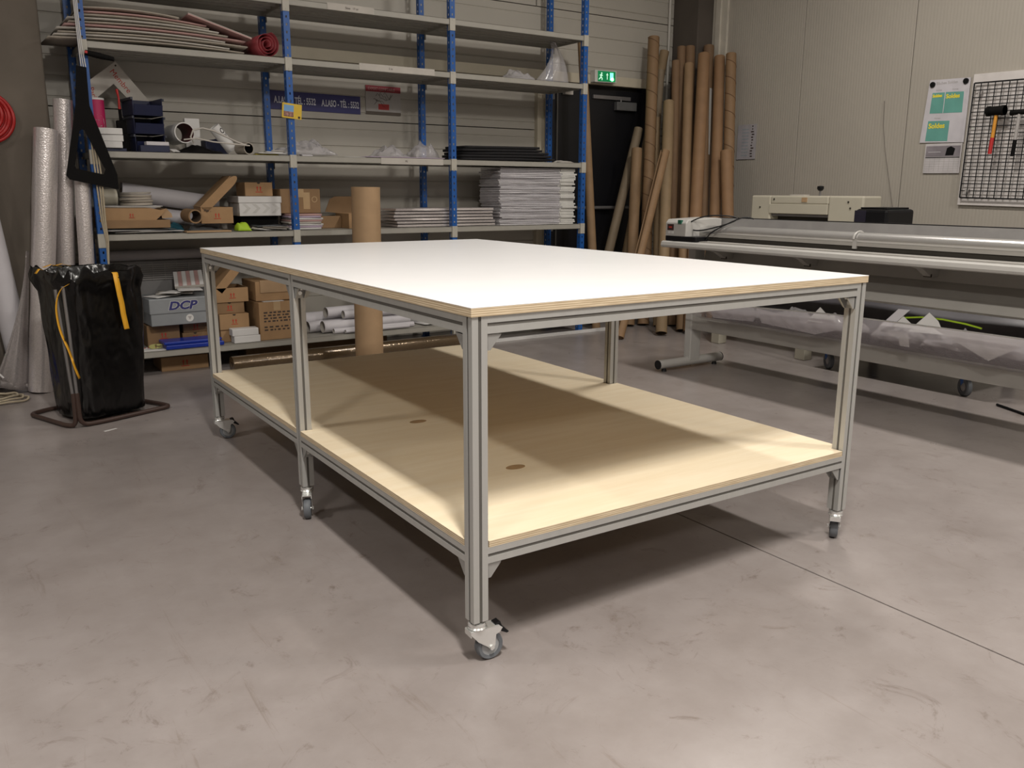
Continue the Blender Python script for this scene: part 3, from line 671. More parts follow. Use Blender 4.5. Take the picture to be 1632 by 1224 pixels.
# bubble pads and pouches
def pouch(w_, d_, h_, seed):
    rr = random.Random(seed); n = 10
    def fn(s, t, sg):
        ed = min(1, 6*min(s, 1-s))*min(1, 6*min(t, 1-t))
        return ((s-.5)*w_+rr.uniform(-.004, .004), (t-.5)*d_+rr.uniform(-.004, .004), h_/2+sg*h_*(.36+.13*ed**.5)+rr.uniform(-.0003, .0003))
    m = M(); m.grid(lambda s, t: fn(s, t, 1), n, 6); m.grid(lambda s, t: fn(s, t, -1), n, 6)
    # rim
    c = (n+1)*7; ring = [i for i in range(n+1)]+[j*(n+1)+n for j in range(1, 7)]+[6*(n+1)+i for i in range(n-1, -1, -1)]+[j*(n+1) for j in range(5, 0, -1)]
    q = len(ring)
    for a in range(q): m.f.append([ring[a], ring[(a+1) % q], c+ring[(a+1) % q], c+ring[a]]); m.m.append(0)
    return m
POUCH = [pouch(.76, .31, .0129, i).mesh('foam_pouch', FOAM if i % 2 else pm('grey_foam', (.58,.56,.58), .6), 50) for i in range(5)]
ENDW = pm('bubble_end', (.62,.61,.58), .35)
for k in range(34):
    o = link('foam_pouch', POUCH[k % 5], loc=(3.235+random.uniform(-.012, .012), 4.505+random.uniform(-.012, .010), zD+.0005+k*.0138), rot=(0, 0, random.uniform(-.015, .015)+math.pi*(k % 2)))
    tag(o, ordn(k+1)+' pale foam pouch from the bottom of the tall stack at the rack end', 'pouch', 'pale foam pouches stacked in the right bay')
    if k == 0: EM = M().grid(lambda s, t: (.19+s*.20, -.157+t*.312, .0078+.0072*(1 if True else 0)), 2, 2)
    e_ = M().box(.235, .388, -.160, .160, .0006, .0128).mesh('bubble_end', ENDW) if k == 0 else e_
    q = link('bubble_end', e_, o)
    if k % 2: q.rotation_euler = (0, 0, math.pi)
    q.location = (random.uniform(-.01, .012), random.uniform(-.004, .004), 0)
PAD = [pouch(.90, .34, .0232, 20+i).mesh('bubble_pad', PLAS, 50) for i in range(3)]
for k in range(6):
    o = link('bubble_pad', PAD[k % 3], loc=(2.36+random.uniform(-.02, .02), 4.53+random.uniform(-.006, .006), zD+.001+k*.0245), rot=(0, 0, random.uniform(-.01, .01)))
    tag(o, ordn(k+1)+' glossy bubble wrap pad from the bottom of the low pile by the third upright', 'pad', 'bubble wrap pads in the low pile')

# ------------------------------------------------------------------ level C
zC = LV['C']+.0015
for i in range(3): carton(('bottom', 'middle', 'top')[i]+' small white carton of three beside the magenta tube', -.145-.005*i, -.005+.006*(i % 2), zC+.02+.041*i, zC+.06+.041*i, 4.33+.008*(i % 2), .12, R(4*i-6), WHT, 0, False, 'small_white_box')
single(M().box(-.08, .085, -.05, .06, 0, .019), 'blue_box', BLUED, 'flat dark blue box under the three small white cartons', 'box', (-.07, 4.40, zC), 0, bevel=.003)
t = thing('magenta_tube', 'magenta card tube with white letter standing behind small white cartons', 'tube', (-.115, 4.52, zC))
M().lathe([(0, 0), (.048, 0), (.048, .33), (.044, .33), (.044, .324), (0, .324)], 32).obj('body', MAG, t, smooth=40)
M().lathe([(.0484, .322), (.0492, .322), (.0492, .334), (.044, .334), (.044, .322)], 32).obj('rim', WHT, t, smooth=40)
m = M(); tx = text('e', .19, Matrix.Identity(4), .001, .009)
m.add([(.0487*math.sin((p_[0]-.055)/.0487), -.0487*math.cos((p_[0]-.055)/.0487), p_[1]+.135) for p_ in tx.v], tx.f); m.obj('letter', WHT, t)
t = thing('marking_pen', 'red and black tool standing upright beside the blue bins', 'tool', (.02, 4.5, zC))
M().cyl((0,0,.34), (-.008,0,.395), .006, .009).cyl((0,0,.27), (0,0,.34), .009, .006).obj('red_shaft', REDH, t, smooth=40)
M().cyl((.002,0,.19), (0,0,.272), .010).box(-.028, .03, -.018, .018, .12, .20).box(.0, .04, -.02, .02, 0, .12).obj('black_body', BLKM, t, bevel=.003)
# stacked blue bins
for k in range(3):
    z0 = k*.116
    t = thing('storage_bin', ('bottom', 'middle', 'top')[k]+' dark blue open-front bin of the stack of three', 'bin', (.165, 4.54, zC+.002+z0), R(6))
    M().box(-.095, .095, -.12, .12, 0, .004).box(-.095, -.09, -.12, .12, .004, .112).box(.09, .095, -.12, .12, .004, .112).box(-.09, .09, .115, .12, .004, .112).obj('shell', BLUED, t, bevel=.002)
    M().prism([(-.12, .004), (-.14, .065), (-.135, .067), (-.113, .004)], .18, Matrix(((0,0,1,-.09),(1,0,0,0),(0,1,0,0),(0,0,0,1)))).obj('front_lip', BLUED, t)
    M().box(-.105, -.095, -.125, .12, .095, .110).box(.095, .105, -.125, .12, .095, .110).obj('side_rim', pm('bin_rim', (.03,.035,.05), .5), t)
rolltube('white roll with maroon inside lying next to the blue bins', 'vinyl_roll', (.40, 4.43, zC+.135), (.375, 4.66, zC+.13), .068, .061, WHT, 'roll', MAROON, n=32)
carton('white card box standing at the back of the middle shelf', .455, .555, zC+.0, zC+.245, 4.64, .05, R(-3), WHT, 0, False, 'white_card')
single(M().box(-.08, .08, -.06, .06, 0, .10).prism([(-.08, .1), (.08, .1), (.08, .135), (.02, .115)], .12, FR(0, .06, 0)), 'dark_blue_case', BLUED, 'small dark blue case right of the white card box', 'case', (.655, 4.685, zC), R(5), bevel=.003)
t = thing('white_tube', 'tilted white plastic tube with black letters leaning on dark blue case', 'tube', (.735, 4.53, zC+.037), (0, R(-38), R(5)))
M().lathe([(.040, 0), (.040, .19), (.036, .19), (.036, 0), (.040, 0)], 28).obj('body', pm('glossy_white', (.68,.67,.66), .15), t, smooth=40)
tx = text('OE', .05, Matrix.Identity(4), .001, .0006); m = M()
m.add([(.0405*math.sin(p_[1]/.0405+.1), -.0405*math.cos(p_[1]/.0405+.1), .165-p_[0]) for p_ in tx.v], tx.f); m.obj('lettering', INK, t)
rolltube('short grey cardboard tube with dark open end near the second upright', 'cardboard_tube', (.80, 4.345, zC+.041), (.765, 4.455, zC+.041), .040, .034, CREAMB, 'tube', BLKM)
single(crumple(.30, .14, .062, 11, 20), 'black_tool_bag', BLKM, 'crumpled black tool pouch with cables at the front of the middle shelf', 'bag', (.47, 4.375, zC+.001), R(-3), smooth=40, solid=.003)
single(M().sweep([(0,0,.02), (-.02,0,.06), (.0,0,.105), (.06,0,.12), (.13,-.01,.105), (.2,-.03,.07), (.27,-.05,.035), (.34,-.06,.012)], .006, 8), 'white_hose', WHT2, 'looping off-white cable arching over the black tool pouch', 'cable', (.44, 4.362, zC+.045), 0, smooth=60)
single(M().sweep([(0,0,.04), (.08,-.02,.05), (.18,-.04,.03), (.3,-.05,.02), (.42,-.05,.012)], .005, 8), 'white_cable', WHT2, 'straight off-white cord lying along the black tool pouch', 'cable', (.37, 4.34, zC+.045), 0, smooth=60)
single(M().box(-.07, .07, -.035, .03, 0, .024), 'white_pack', FOAM, 'white folded paper pack in front of the blue bins', 'paper', (.20, 4.355, zC+.042), R(2), bevel=.003)
single(M().box(-.10, .08, -.045, .035, 0, .041), 'dark_blue_box', BLUED, 'flat dark blue box in front of the blue bins', 'box', (.19, 4.355, zC), R(1), bevel=.003)
sheet('small white tag hanging over the middle shelf edge', 'paper_tag', WHT, .30, 4.315, zC+.012, .05, .05, R(20), (R(20), 0), .003, cat='paper')
for i, (x, rz, w_, d_, mt, lb) in enumerate(((.955, .05, .20, .09, WHT, 'flat white paper left of the second upright on the middle shelf'), (.98, -.15, .12, .09, WHT, 'small folded white paper by the second upright'), (1.015, -.3, .09, .08, WHT2, 'folded off-white paper touching the second upright'), (.93, .0, .16, .07, YPR, 'yellow slip under the white papers by the second upright'))):
    sheet(lb, 'loose_paper', mt, x, 4.36+.01*i, zC+(.009, .017, .027, .001)[i], w_, d_, rz, (0, R(3*(i in (1, 2)))), .006, cat='paper')
for i, (x, y, w_, d_, h_, sd, lb) in enumerate(((1.27, 4.54, .40, .3, .16, 1, 'crumpled clear plastic bags beside the second upright'), (1.95, 4.54, .27, .26, .11, 4, 'glossy crumpled clear bag left of the third upright'), (2.245, 4.56, .23, .24, .19, 6, 'peaked clear plastic bag next to the third upright'))):
    single(crumple(w_, d_, h_, sd, 22), 'plastic_bag', CLEAR, lb, 'plastic bag', (x, y, zC+.0125), 0, smooth=25, solid=.0008)
sheet('mauve-edged sheet lying at the front of the middle shelf', 'flat_sheet', MAUVE, 2.0, 4.41, zC+.0042, .66, .16, R(-1), (0, 0), .005, cat='sheet')
sheet('white sheet lying under the clear bag on the middle shelf', 'flat_sheet', WHT, 1.75, 4.50, zC+.0, .5, .3, R(2), (0, 0), .003, cat='sheet')
sheet('small pale blue slip at the shelf edge beside the second upright', 'paper_slip', FOAM, 1.21, 4.35, zC+.0, .08, .05, R(4), (R(8), 0), .010, cat='paper')
for k in range(5):
    rr = random.Random(40+k)
    single(paper(.92-.05*k, .34, 0, .0015, 3, 12, 6), 'black_foam_sheet', pm('charcoal_foam', (.010,.009,.011), .9), ('lowest', 'second', 'third', 'fourth', 'topmost')[k]+' black foam sheet of the pile in the right bay', 'sheet', (2.96-.015*k+rr.uniform(-.02, .02), 4.52, zC+.014+k*.023), (0, R(-.4), rr.uniform(-.03, .03)), smooth=60, solid=.019)
single(crumple(.14, .16, .03, 13), 'foam_scrap', WHT2, 'pale foam scrap at the right end of the middle shelf', 'scrap', (3.545, 4.42, zC+.001), 0, smooth=60, solid=.002)
# chevron board, banner, sign, card
t = thing('angle_board', 'cream chevron shaped board with red lettering leaning behind the magenta tube', 'board', (0, 4.692, 0))
M().prism([(-.19, 1.885), (.053, 2.071), (.27, 1.80), (.185, 1.755), (.030, 1.928), (-.16, 1.765)], .012, FR(0, .012, 0)).obj('panel', WHT2, t)
text('Membre', .050, FR(0, -.0006, 0) @ Matrix.Translation((.01, 2.005, 0)) @ Matrix.Rotation(R(-52), 4, 'Z')).obj('lettering', REDP, t)
text('Paris', .045, FR(0, -.0006, 0) @ Matrix.Translation((-.125, 1.895, 0)) @ Matrix.Rotation(R(-75), 4, 'Z')).obj('lettering', REDP, t)
M().cyl((.052, -.001, 2.045), (.052, .002, 2.045), .006, n=12).obj('hole', DARK, t)
M().box(-.165, -.150, .002, .012, LV['C']+.001, 1.79).box(.215, .23, .002, .012, LV['C']+.001, 1.79).obj('strut', CREAMB, t)
t = thing('phone_banner', 'navy banner with pale repeated name and telephone number on the back wall', 'banner', (1.53, 4.946, 1.912), (0, R(.6), 0))
M().box(-.378, .372, -.003, .003, -.068, .068).obj('panel', NAVY, t)
text('A.LASO - TÉL : 5532', .068, FR(-.335, -.0036, -.020), sx=.57, bold=.0018).obj('lettering', LET, t)
text('A.LASO - TÉL : 5532', .068, FR(.045, -.0036, -.022), sx=.54, bold=.0018).obj('lettering', LET, t)
t = thing('wall_sign', 'grey wall sign with red header, scribbles and small red patch', 'sign', (2.105, 4.945, 1.958), (0, R(.5), 0))
M().box(-.155, .155, -.004, .004, -.112, .112).obj('panel', pm('sign_grey', (.40,.38,.37), .5), t)
hd = M().box(-.155, .155, -.0048, -.004, .065, .112).obj('header', pm('sign_red', (.26,.02,.035), .5), t)
text('EXPERT COMPTABLE', .030, FR(-.135, -.0056, .078), sx=.85).obj('lettering', PINKB, hd)
M().box(-.155, .155, -.0048, -.004, -.112, -.088).obj('footer', pm('sign_brown', (.10,.08,.065), .6), t)
M().box(-.045, .05, -.0052, -.004, -.072, -.028).obj('red_patch', pm('patch_red', (.42,.03,.03), .5), t)
rr = random.Random(3); m = M()
for k in range(6):
    x0, z0 = rr.uniform(-.12, .02), rr.uniform(-.04, .05); pts = [(x0, -.005, z0)]
    for q in range(7): pts.append((pts[-1][0]+rr.uniform(.0, .025), -.005, pts[-1][2]+rr.uniform(-.025, .025)))
    m.sweep(pts, .0014, 4)
m.obj('scribble', INK, t)
t = thing('picture_card', 'yellow card with small landscape picture fixed to the second upright', 'card', (1.098, 4.288, 1.78), (0, R(5), 0))
M().box(-.07, .07, -.003, .001, -.05, .05).obj('card', pm('card_yellow', (.62,.42,.03), .45), t)
M().box(-.058, .012, -.0038, -.003, -.005, .038).obj('picture_sky', pm('picture_blue', (.16,.34,.60), .5), t)
M().box(-.058, .012, -.0038, -.003, -.04, -.005).obj('picture_rocks', pm('picture_rock', (.30,.15,.12), .6, 0, .7, 60), t)
M().box(.045, .06, -.0038, -.003, -.045, -.03).obj('corner_mark', INK, t)

# ------------------------------------------------------------------ level B
zB = LV['B']+.0015
bl = ['lowest', 'second', 'third', 'fourth', 'fifth', 'sixth', 'seventh', 'eighth', 'ninth', 'tenth']
zc = zB+.0135
for k in range(10):
    rr = random.Random(60+k); ln = (1.18, 1.05, 1.14, 1.0, 1.1, .95, .9, .8, .75, .6)[k]; th = .008
    mt = (CREAMB, WHT2, CREAMB, WHT2, PINKB, CREAMB, WHT2, CREAMB, PINKB, CREAMB)[k]
    xl = -.372+.015*(k % 3)+.02*k
    o = single(paper(ln, .40, -.012, .006, 2, 14, 4), 'stacked_board', mt, bl[k]+' board up in the messy stack at the left end of the high shelf', 'board', (xl+ln/2, 4.550+rr.uniform(-.008, .008), zc+.004), (0, R(.12*k), R(rr.uniform(-3, 3))), smooth=60, solid=th)
    zc += .0195+.008*(k == 8)
t = thing('pink_board', 'pink-edged board sloping down off the messy stack towards the red roll', 'board', (.60, 4.50, zB+.176), (0, R(16.0), R(-1)))
M().box(-.15, .27, -.17, .17, 0, .008).obj('panel', PINKB, t); M().box(-.15, .27, -.17, .17, .0085, .012).obj('face_sheet', WHT2, t)
m = M()
def spir(s, q):
    a = -q*2*math.pi*3.3+1.2; rr = .086*(1-.76*q)
    return (math.cos(a)*rr, (s-.5)*.3, math.sin(a)*rr)
m.grid(spir, 2, 110)
single(m, 'red_vinyl_roll', [pm('red_pink_vinyl', (.30,.05,.06), .4, 0, .2, 20)], 'loose red and pink vinyl roll on the high shelf by the second upright', 'roll', (.965, 4.52, zB+.0875), R(6), smooth=60, solid=.002)
single(crumple(.26, .26, .13, 15, 20), 'plastic_bag', CLEAR, 'clear plastic bag lying on the high shelf in the right bay', 'plastic bag', (3.13, 4.54, zB+.002), 0, smooth=25, solid=.0008)
m = M()
m.grid(lambda s, q: (.05+(s-.5)*(.06+.30*(1-q)**1.3)+.05*math.sin(3*q), .02*math.sin(9*s), .02+.33*q), 10, 12)
single(m, 'hanging_film', CLEAR, 'clear film sheet hanging from the top shelf in the right bay', 'film', (3.45, 4.52, zB+.0), 0, smooth=60, solid=.0008)
# hanging things on the first upright
t = thing('black_set_square', 'large black triangular frame hanging on the first upright', 'frame', (-.19, 4.252, 0))
ptsO = [(-.055, 1.975), (.0, 1.968), (-.003, 1.745), (.118, 1.33), (.118, 1.243), (.105, 1.245), (-.155, 1.30), (-.172, 1.325)]
ptsI = [(-.075, 1.59), (-.047, 1.60), (.055, 1.365), (.04, 1.335), (-.115, 1.372), (-.118, 1.385)]
# ring face: bridge outer and inner outlines with quads through matched points
outer = [(-.055, 1.975), (.0, 1.968), (-.003, 1.745), (.118, 1.335), (.118, 1.243), (-.155, 1.302), (-.172, 1.328), (-.080, 1.745)]
inner = [(-.062, 1.60), (-.058, 1.603), (-.045, 1.598), (.052, 1.366), (.040, 1.335), (-.112, 1.368), (-.118, 1.385), (-.074, 1.592)]
m = M(); vv = [(x, y, z) for y in (-.005, .005) for (x, z) in outer+inner]; q = 8; ff = []
for a in range(q):
    b = (a+1) % q
    ff += [(a, b, q+b, q+a), (2*q+b, 2*q+a, 3*q+a, 3*q+b), (a, 2*q+a, 2*q+b, b), (q+b, 3*q+b, 3*q+a, q+a)]
m.add(vv, ff); m.obj('frame', BLKM, t)
t = thing('torch', 'black torch with red switch hooked on the first upright under the high shelf', 'torch', (-.185, 4.262, 2.055), (0, R(8), R(10)))
M().cyl((.0, 0, 0), (.09, 0, 0), .016, .018).cyl((.09, 0, 0), (.165, 0, 0), .018, .013).obj('body', BLKM, t, smooth=40)
M().box(-.008, .006, -.020, -.01, -.006, .008).obj('switch', REDH, t)
t = thing('white_string', 'bundle of white strings tied along the first upright at the top', 'string', (-.215, 4.282, 0))
for k in range(3): M().sweep([(-.004+.010*k, -.004*k, 2.5), (-.004+.008*k, -.003*k, 2.3), (.0+.008*k, -.004*k, 2.05+.02*k), (.002+.012*k, -.004*k, 1.97)], .0035, 6).obj('strand', WHT, t)
t = thing('cream_rope', 'cream rope hanging in strands down the first upright', 'rope', (-.19, 4.272, 0))
for k in range(3): M().sweep([(-.01+.014*k, 0, 1.58), (-.004+.016*k, -.004*k, 1.30), (.004+.010*k, -.005*k, 1.05), (.022+.004*k, -.004*k, .92), (.018, -.003*k, .80-.02*k)], .0055, 7).obj('strand', ROPE, t, smooth=60)

# ------------------------------------------------------------------ bin bag on its stand
from mathutils import noise as mn
bs = thing('bin_bag_stand', 'black bin bag on a brown tubular stand with yellow ties', 'bin', (-.53, 3.22, 0), R(21))
BW, BD, BH = .44, .39, .815
def ringpt(a, z, gx=0., gy=0.):
    c, s_ = math.cos(a), math.sin(a); ex = 2/5.
    x = math.copysign(abs(c)**ex, c)*(BW/2+gx); y = math.copysign(abs(s_)**ex, s_)*(BD/2+gy)
    return x, y
m = M(); nr = 26; na = 72; vs_ = []
def bagz(t):
    # outside from bottom to rim, then cuff and back inside
    if t < .80: return .025+(BH-.03)*t/.80, 0.
    if t < .90: q = (t-.80)/.10; return BH-.005+.012*math.sin(q*math.pi), .004*math.sin(q*math.pi)
    q = (t-.90)/.10; return BH-.005-.18*q, -.02-.02*q
for i in range(nr+1):
    t_ = i/nr; z, off = bagz(t_)
    for j in range(na):
        a = 2*math.pi*j/na
        tap = -.022*(1-min(1, z/.55))+.004
        x, y = ringpt(a, z, off+tap, off+tap)
        nn = mn.noise(Vector((x*7, y*7, z*3.2)))*.016+mn.noise(Vector((x*16, y*16, z*6)))*.008
        nn += .020*abs(mn.noise(Vector((x*13+z*2, y*13, z*1.6+7))))-.006
        if t_ < .8: nn += .010*math.sin(a*9+z*3)*max(0, (z-.5)/.3)
        cuff = .018*max(0, 1-abs(z-(BH-.03))/.07) if t_ < .9 else 0
        lx = 1 if (x < -.08) else 0
        cuff *= 1+.7*lx
        zz = z+ (mn.noise(Vector((x*11, y*11, 4)))*.022 + (.02*math.sin(a*13) if lx else 0))*(z > BH-.1)
        dx, dy = math.cos(a), math.sin(a)
        vs_.append((BW/2+x+dx*(nn+cuff), BD/2+y+dy*(nn+cuff), max(.012, zz)))
fs_ = [(i*na+j, i*na+(j+1) % na, (i+1)*na+(j+1) % na, (i+1)*na+j) for i in range(nr) for j in range(na)]
fs_.append(tuple(range(na-1, -1, -1))); fs_.append(tuple(nr*na+j for j in range(na)))
m.add(vs_, fs_); bag = m.obj('bag', BAG, bs, smooth=50)
def fillet(pts, rr=.05, n=5, closed=False):
    out = []; P_ = [Vector(p) for p in pts]; k = len(P_)
    for i in range(k):
        if not closed and i in (0, k-1): out.append(P_[i]); continue
        a, b, c = P_[i-1], P_[i], P_[(i+1) % k]; d1 = (a-b).normalized()*min(rr, (a-b).length/2); d2 = (c-b).normalized()*min(rr, (c-b).length/2)
        for q in range(n+1):
            t_ = q/n; out.append((b+d1)*(1-t_)**2+b*2*t_*(1-t_)+(b+d2)*t_**2)
    return out
z = .014
M().sweep(fillet([(-.03, -.03, .19), (-.03, -.035, z), (.10, -.05, z), (.50, -.04, z), (.50, .03, z), (.46, .38, z), (.3, .42, z)], .05), .0125, 10).obj('base_tube', BROWN, bs, smooth=60)
M().sweep(fillet([(-.045, -.022, .19), (-.045, -.02, z), (-.075, .02, z), (-.075, .42, z), (.05, .45, z), (.3, .43, z)], .05), .0125, 10).obj('base_tube', BROWN, bs, smooth=60)
M().sweep([(-.03, -.03, .18), (-.034, -.03, .5), (-.036, -.02, .755)], .0085, 10).obj('leg_tube', STEELT, bs, smooth=60)
M().sweep([(-.047, -.02, .18), (-.06, -.012, .5), (-.066, .0, .74)], .0085, 10).obj('leg_tube', STEELT, bs, smooth=60)
def ribbon(pts, w_, wd, name='yellow_tie'):
    P_ = [Vector(p) for p in pts]; wv = Vector(wd).normalized()*w_/2
    mm = M(); mm.add([p-wv for p in P_]+[p+wv for p in P_], [(i, i+1, len(P_)+i+1, len(P_)+i) for i in range(len(P_)-1)])
    return mm.obj(name, YEL, bs, smooth=60, solid=.0012)
ribbon([(.245, -.002, BH+.004), (.246, -.034, BH-.012), (.25, -.040, .74), (.258, -.038, .68), (.262, -.042, .64), (.268, -.038, .58), (.278, -.040, .50), (.280, -.040, .495)], .030, (1, 0, .05))
ribbon(fillet([(-.012, -.035, .765), (-.055, -.028, .745), (-.085, -.02, .66), (-.080, -.025, .53), (-.05, -.045, .42), (-.035, -.05, .33), (-.015, -.048, .27)], .06), .018, (.8, .5, .25))
ribbon([(.03, .30, BH+.016), (.08, .31, BH+.028), (.14, .32, BH+.012)], .02, (0, 1, 0))
ribbon([(.10, .33, BH+.018), (.15, .335, BH+.026), (.20, .34, BH+.010)], .016, (0, 1, 0))
ribbon([(-.06, .2, BH-.005), (-.04, .2, BH+.018), (-.02, .2, BH+.01)], .025, (0, 1, 0))
single(M().box(-.035, .035, -.008, .008, 0, .0008), 'paper_scrap', WHT, 'tiny white paper scrap on the floor in front of the bin bag', 'scrap', (-.42, 3.05, .0), R(25))

# ------------------------------------------------------------------ left corner
def bubble_roll(label, p0, p1, rr, seed):
    p0, p1 = Vector(p0), Vector(p1); n = 26; ax = (p1-p0); k = 30; vs = []
    t = ax.normalized(); a_ = (Vector((1,0,0))-t*t.x).normalized(); b_ = t.cross(a_)
    for i in range(k+1):
        for j in range(n):
            an = 2*math.pi*j/n; q = i/k
            rd = rr*(1+.05*mn.noise(Vector((math.cos(an)*2, math.sin(an)*2, q*7+seed)))+.03*math.sin(3*an+seed))
            vs.append(ax*q+(a_*math.cos(an)+b_*math.sin(an))*rd)
    mm = M(); mm.add(vs, [(i*n+j, i*n+(j+1) % n, (i+1)*n+(j+1) % n, (i+1)*n+j) for i in range(k) for j in range(n)]+[tuple(range(n-1, -1, -1)), tuple(k*n+j for j in range(n))])
    return single(mm, 'bubble_wrap_roll', PLAS, label, 'roll', tuple(p0), 0, smooth=50)
bubble_roll('shorter clear bubble wrap roll standing against the left pillar', (-.640, 4.235, .005), (-.440, 4.322, 1.60), .069, 1)
bubble_roll('taller clear bubble wrap roll standing between the left pillar and rack', (-.470, 4.37, .005), (-.318, 4.405, 1.785), .055, 5)
bubble_roll('slim clear bubble wrap roll squeezed in beside the first upright', (-.33, 4.30, .005), (-.266, 4.336, 1.32), .046, 9)
mm = M()
def sk(s, q):
    z = .86*(1-q)+.015
    x0 = -.632+.118*z-.077; y0 = 4.235+.08*z
    x = x0-(.02+.17*q**1.8)*s; y_ = y0-.03*s+.015*math.sin(7*s+2*q)*q
    return (x, y_, z+.05*q*s)
mm.grid(sk, 10, 16)
single(mm, 'bubble_wrap_sheet', PLASF, 'loose bubble wrap sheet flaring out from the foot of the roll', 'film', (0, 0, 0), 0, smooth=60, solid=.002)
rolltube('thick white foam roll leaning at the left edge in front of pillar', 'foam_roll', (-.70, 4.370, .005), (-.885, 4.305, 1.78), .072, .02, FOAM, 'roll', KIN, n=32)
t = thing('red_hose', 'coiled red hose hanging on the left concrete pillar', 'hose', (-.772, 4.43, 1.69))
for k in range(8):
    rr = .092+.008*k
    M().sweep([(rr*math.cos(a*math.pi/16)+.004*k, -.010*(k % 3)+.006*math.sin(a*.9), rr*.98*math.sin(a*math.pi/16)-.004*k) for a in range(32)], .011, 8, closed=True).obj('loop', RED, t, smooth=60)
M().cyl((0, .02, .12), (0, -.06, .12), .008, n=10).obj('hook', STEELT, t)
t = thing('cable_ring', 'cream cable coil lying on the floor by the left edge', 'cable', (-.86, 4.055, .006))
for k in range(3): M().sweep([((.085+.016*k)*math.cos(a*math.pi/12)+.012*k, (.075+.012*k)*math.sin(a*math.pi/12), .0065+.013*(2-k)+.004*math.sin(a+k)) for a in range(24)], .0065, 7, closed=True).obj('loop', ROPE, t, smooth=60)
t = thing('blue_bucket', 'blue bucket with black cloth and white stick at the left edge', 'bucket', (-.962, 4.29, 0))
M().lathe([(0, .004), (.075, .004), (.095, .20), (.102, .20), (.102, .212), (.090, .212), (.072, .010), (0, .010)], 28).obj('pail', BLUEP, t, smooth=40)
crumple(.19, .19, .34, 17, 16).obj('black_cloth', BLKM, t, smooth=60, solid=.003, loc=(0, 0, .2))
M().cyl((-.04, -.05, .34), (.13, -.10, .12), .006, n=8).obj('white_stick', WHT, t)

# ------------------------------------------------------------------ kraft tubes in the back corner
TUBES = [('tan', (3.897,4.330), (3.885,4.620,2.563), 0.039, 'leaning cardboard tube standing just right of the rack end upright'),
 ('grey', (3.998,4.533), (4.727,4.780,1.834), 0.044, 'greyish cardboard tube slanting across the dark door'),
 ('spiral', (4.419,4.272), (4.863,4.764,2.673), 0.054, 'tallest spiral-seamed cardboard tube at the left of the group'),
 ('tan', (4.279,4.311), (4.553,4.600,1.635), 0.05, 'short thick cardboard tube in front of the tallest spiral tube'),
 ('pale', (4.357,4.628), (5.098,4.862,2.580), 0.046, 'pale cardboard tube slanting behind the tallest spiral tube'),
 ('grey', (4.760,4.672), (4.919,4.710,2.379), 0.038, 'grey cardboard tube hidden behind the pale slanting tube'),
 ('pale', (4.474,4.152), (4.839,4.651,1.930), 0.03, 'slim pale cardboard tube ending at door mid-height'),
 ('split', (3.707,3.781), (4.513,4.169,1.596), 0.042, 'short split cardboard tube leaning diagonally in front of the others'),
 ('pale', (4.161,3.748), (4.850,4.506,2.063), 0.051, 'pale cardboard tube with its foot nearest the table'),
 ('brown', (4.624,4.100), (5.006,4.599,2.452), 0.039, 'brown cardboard tube left of the conduit pillar face'),
 ('brown', (4.729,4.168), (5.110,4.641,2.593), 0.04, 'brown cardboard tube tucked behind at the pillar edge'),
 ('brown', (4.800,4.100), (5.202,4.620,2.599), 0.048, 'brown cardboard tube standing flat against the dark pillar'),
 ('tan', (4.450,3.798), (5.099,4.517,2.421), 0.045, 'tan cardboard tube in front of the pillar left edge'),
 ('orange', (4.447,3.689), (5.192,4.418,2.503), 0.056, 'thick orange-brown cardboard tube in the middle of the group'),
 ('brown', (4.759,3.830), (5.221,4.418,2.306), 0.037, 'slim brown cardboard tube right of the thick orange-brown tube'),
 ('wrapped', (4.800,3.920), (5.384,4.549,2.610), 0.051, 'dark cardboard tube with a shiny strip of film'),
 ('orange', (4.680,3.650), (5.399,4.415,2.497), 0.052, 'orange-brown cardboard tube second from the right wall'),
 ('spiral', (4.870,3.660), (5.402,4.274,2.508), 0.049, 'spiral-seamed cardboard tube against the right wall'),
 ('orange', (4.749,3.483), (5.075,3.960,1.601), 0.054, 'short orange-brown cardboard tube at the right end of the group')]
TM = {'tan': pm('tube_tan', (.235,.148,.078), .7, 0, .08), 'grey': pm('tube_grey', (.19,.145,.095), .7, 0, .08), 'spiral': pm('tube_spiral', (.215,.130,.066), .7, 0, .08), 'pale': pm('tube_pale', (.235,.163,.09), .7, 0, .08),
      'split': pm('tube_split', (.225,.135,.068), .7, 0, .08), 'brown': pm('tube_brown', (.17,.100,.052), .75, 0, .08), 'orange': pm('tube_orange', (.23,.130,.064), .7, 0, .08), 'wrapped': pm('tube_dark', (.16,.095,.05), .7, 0, .08)}
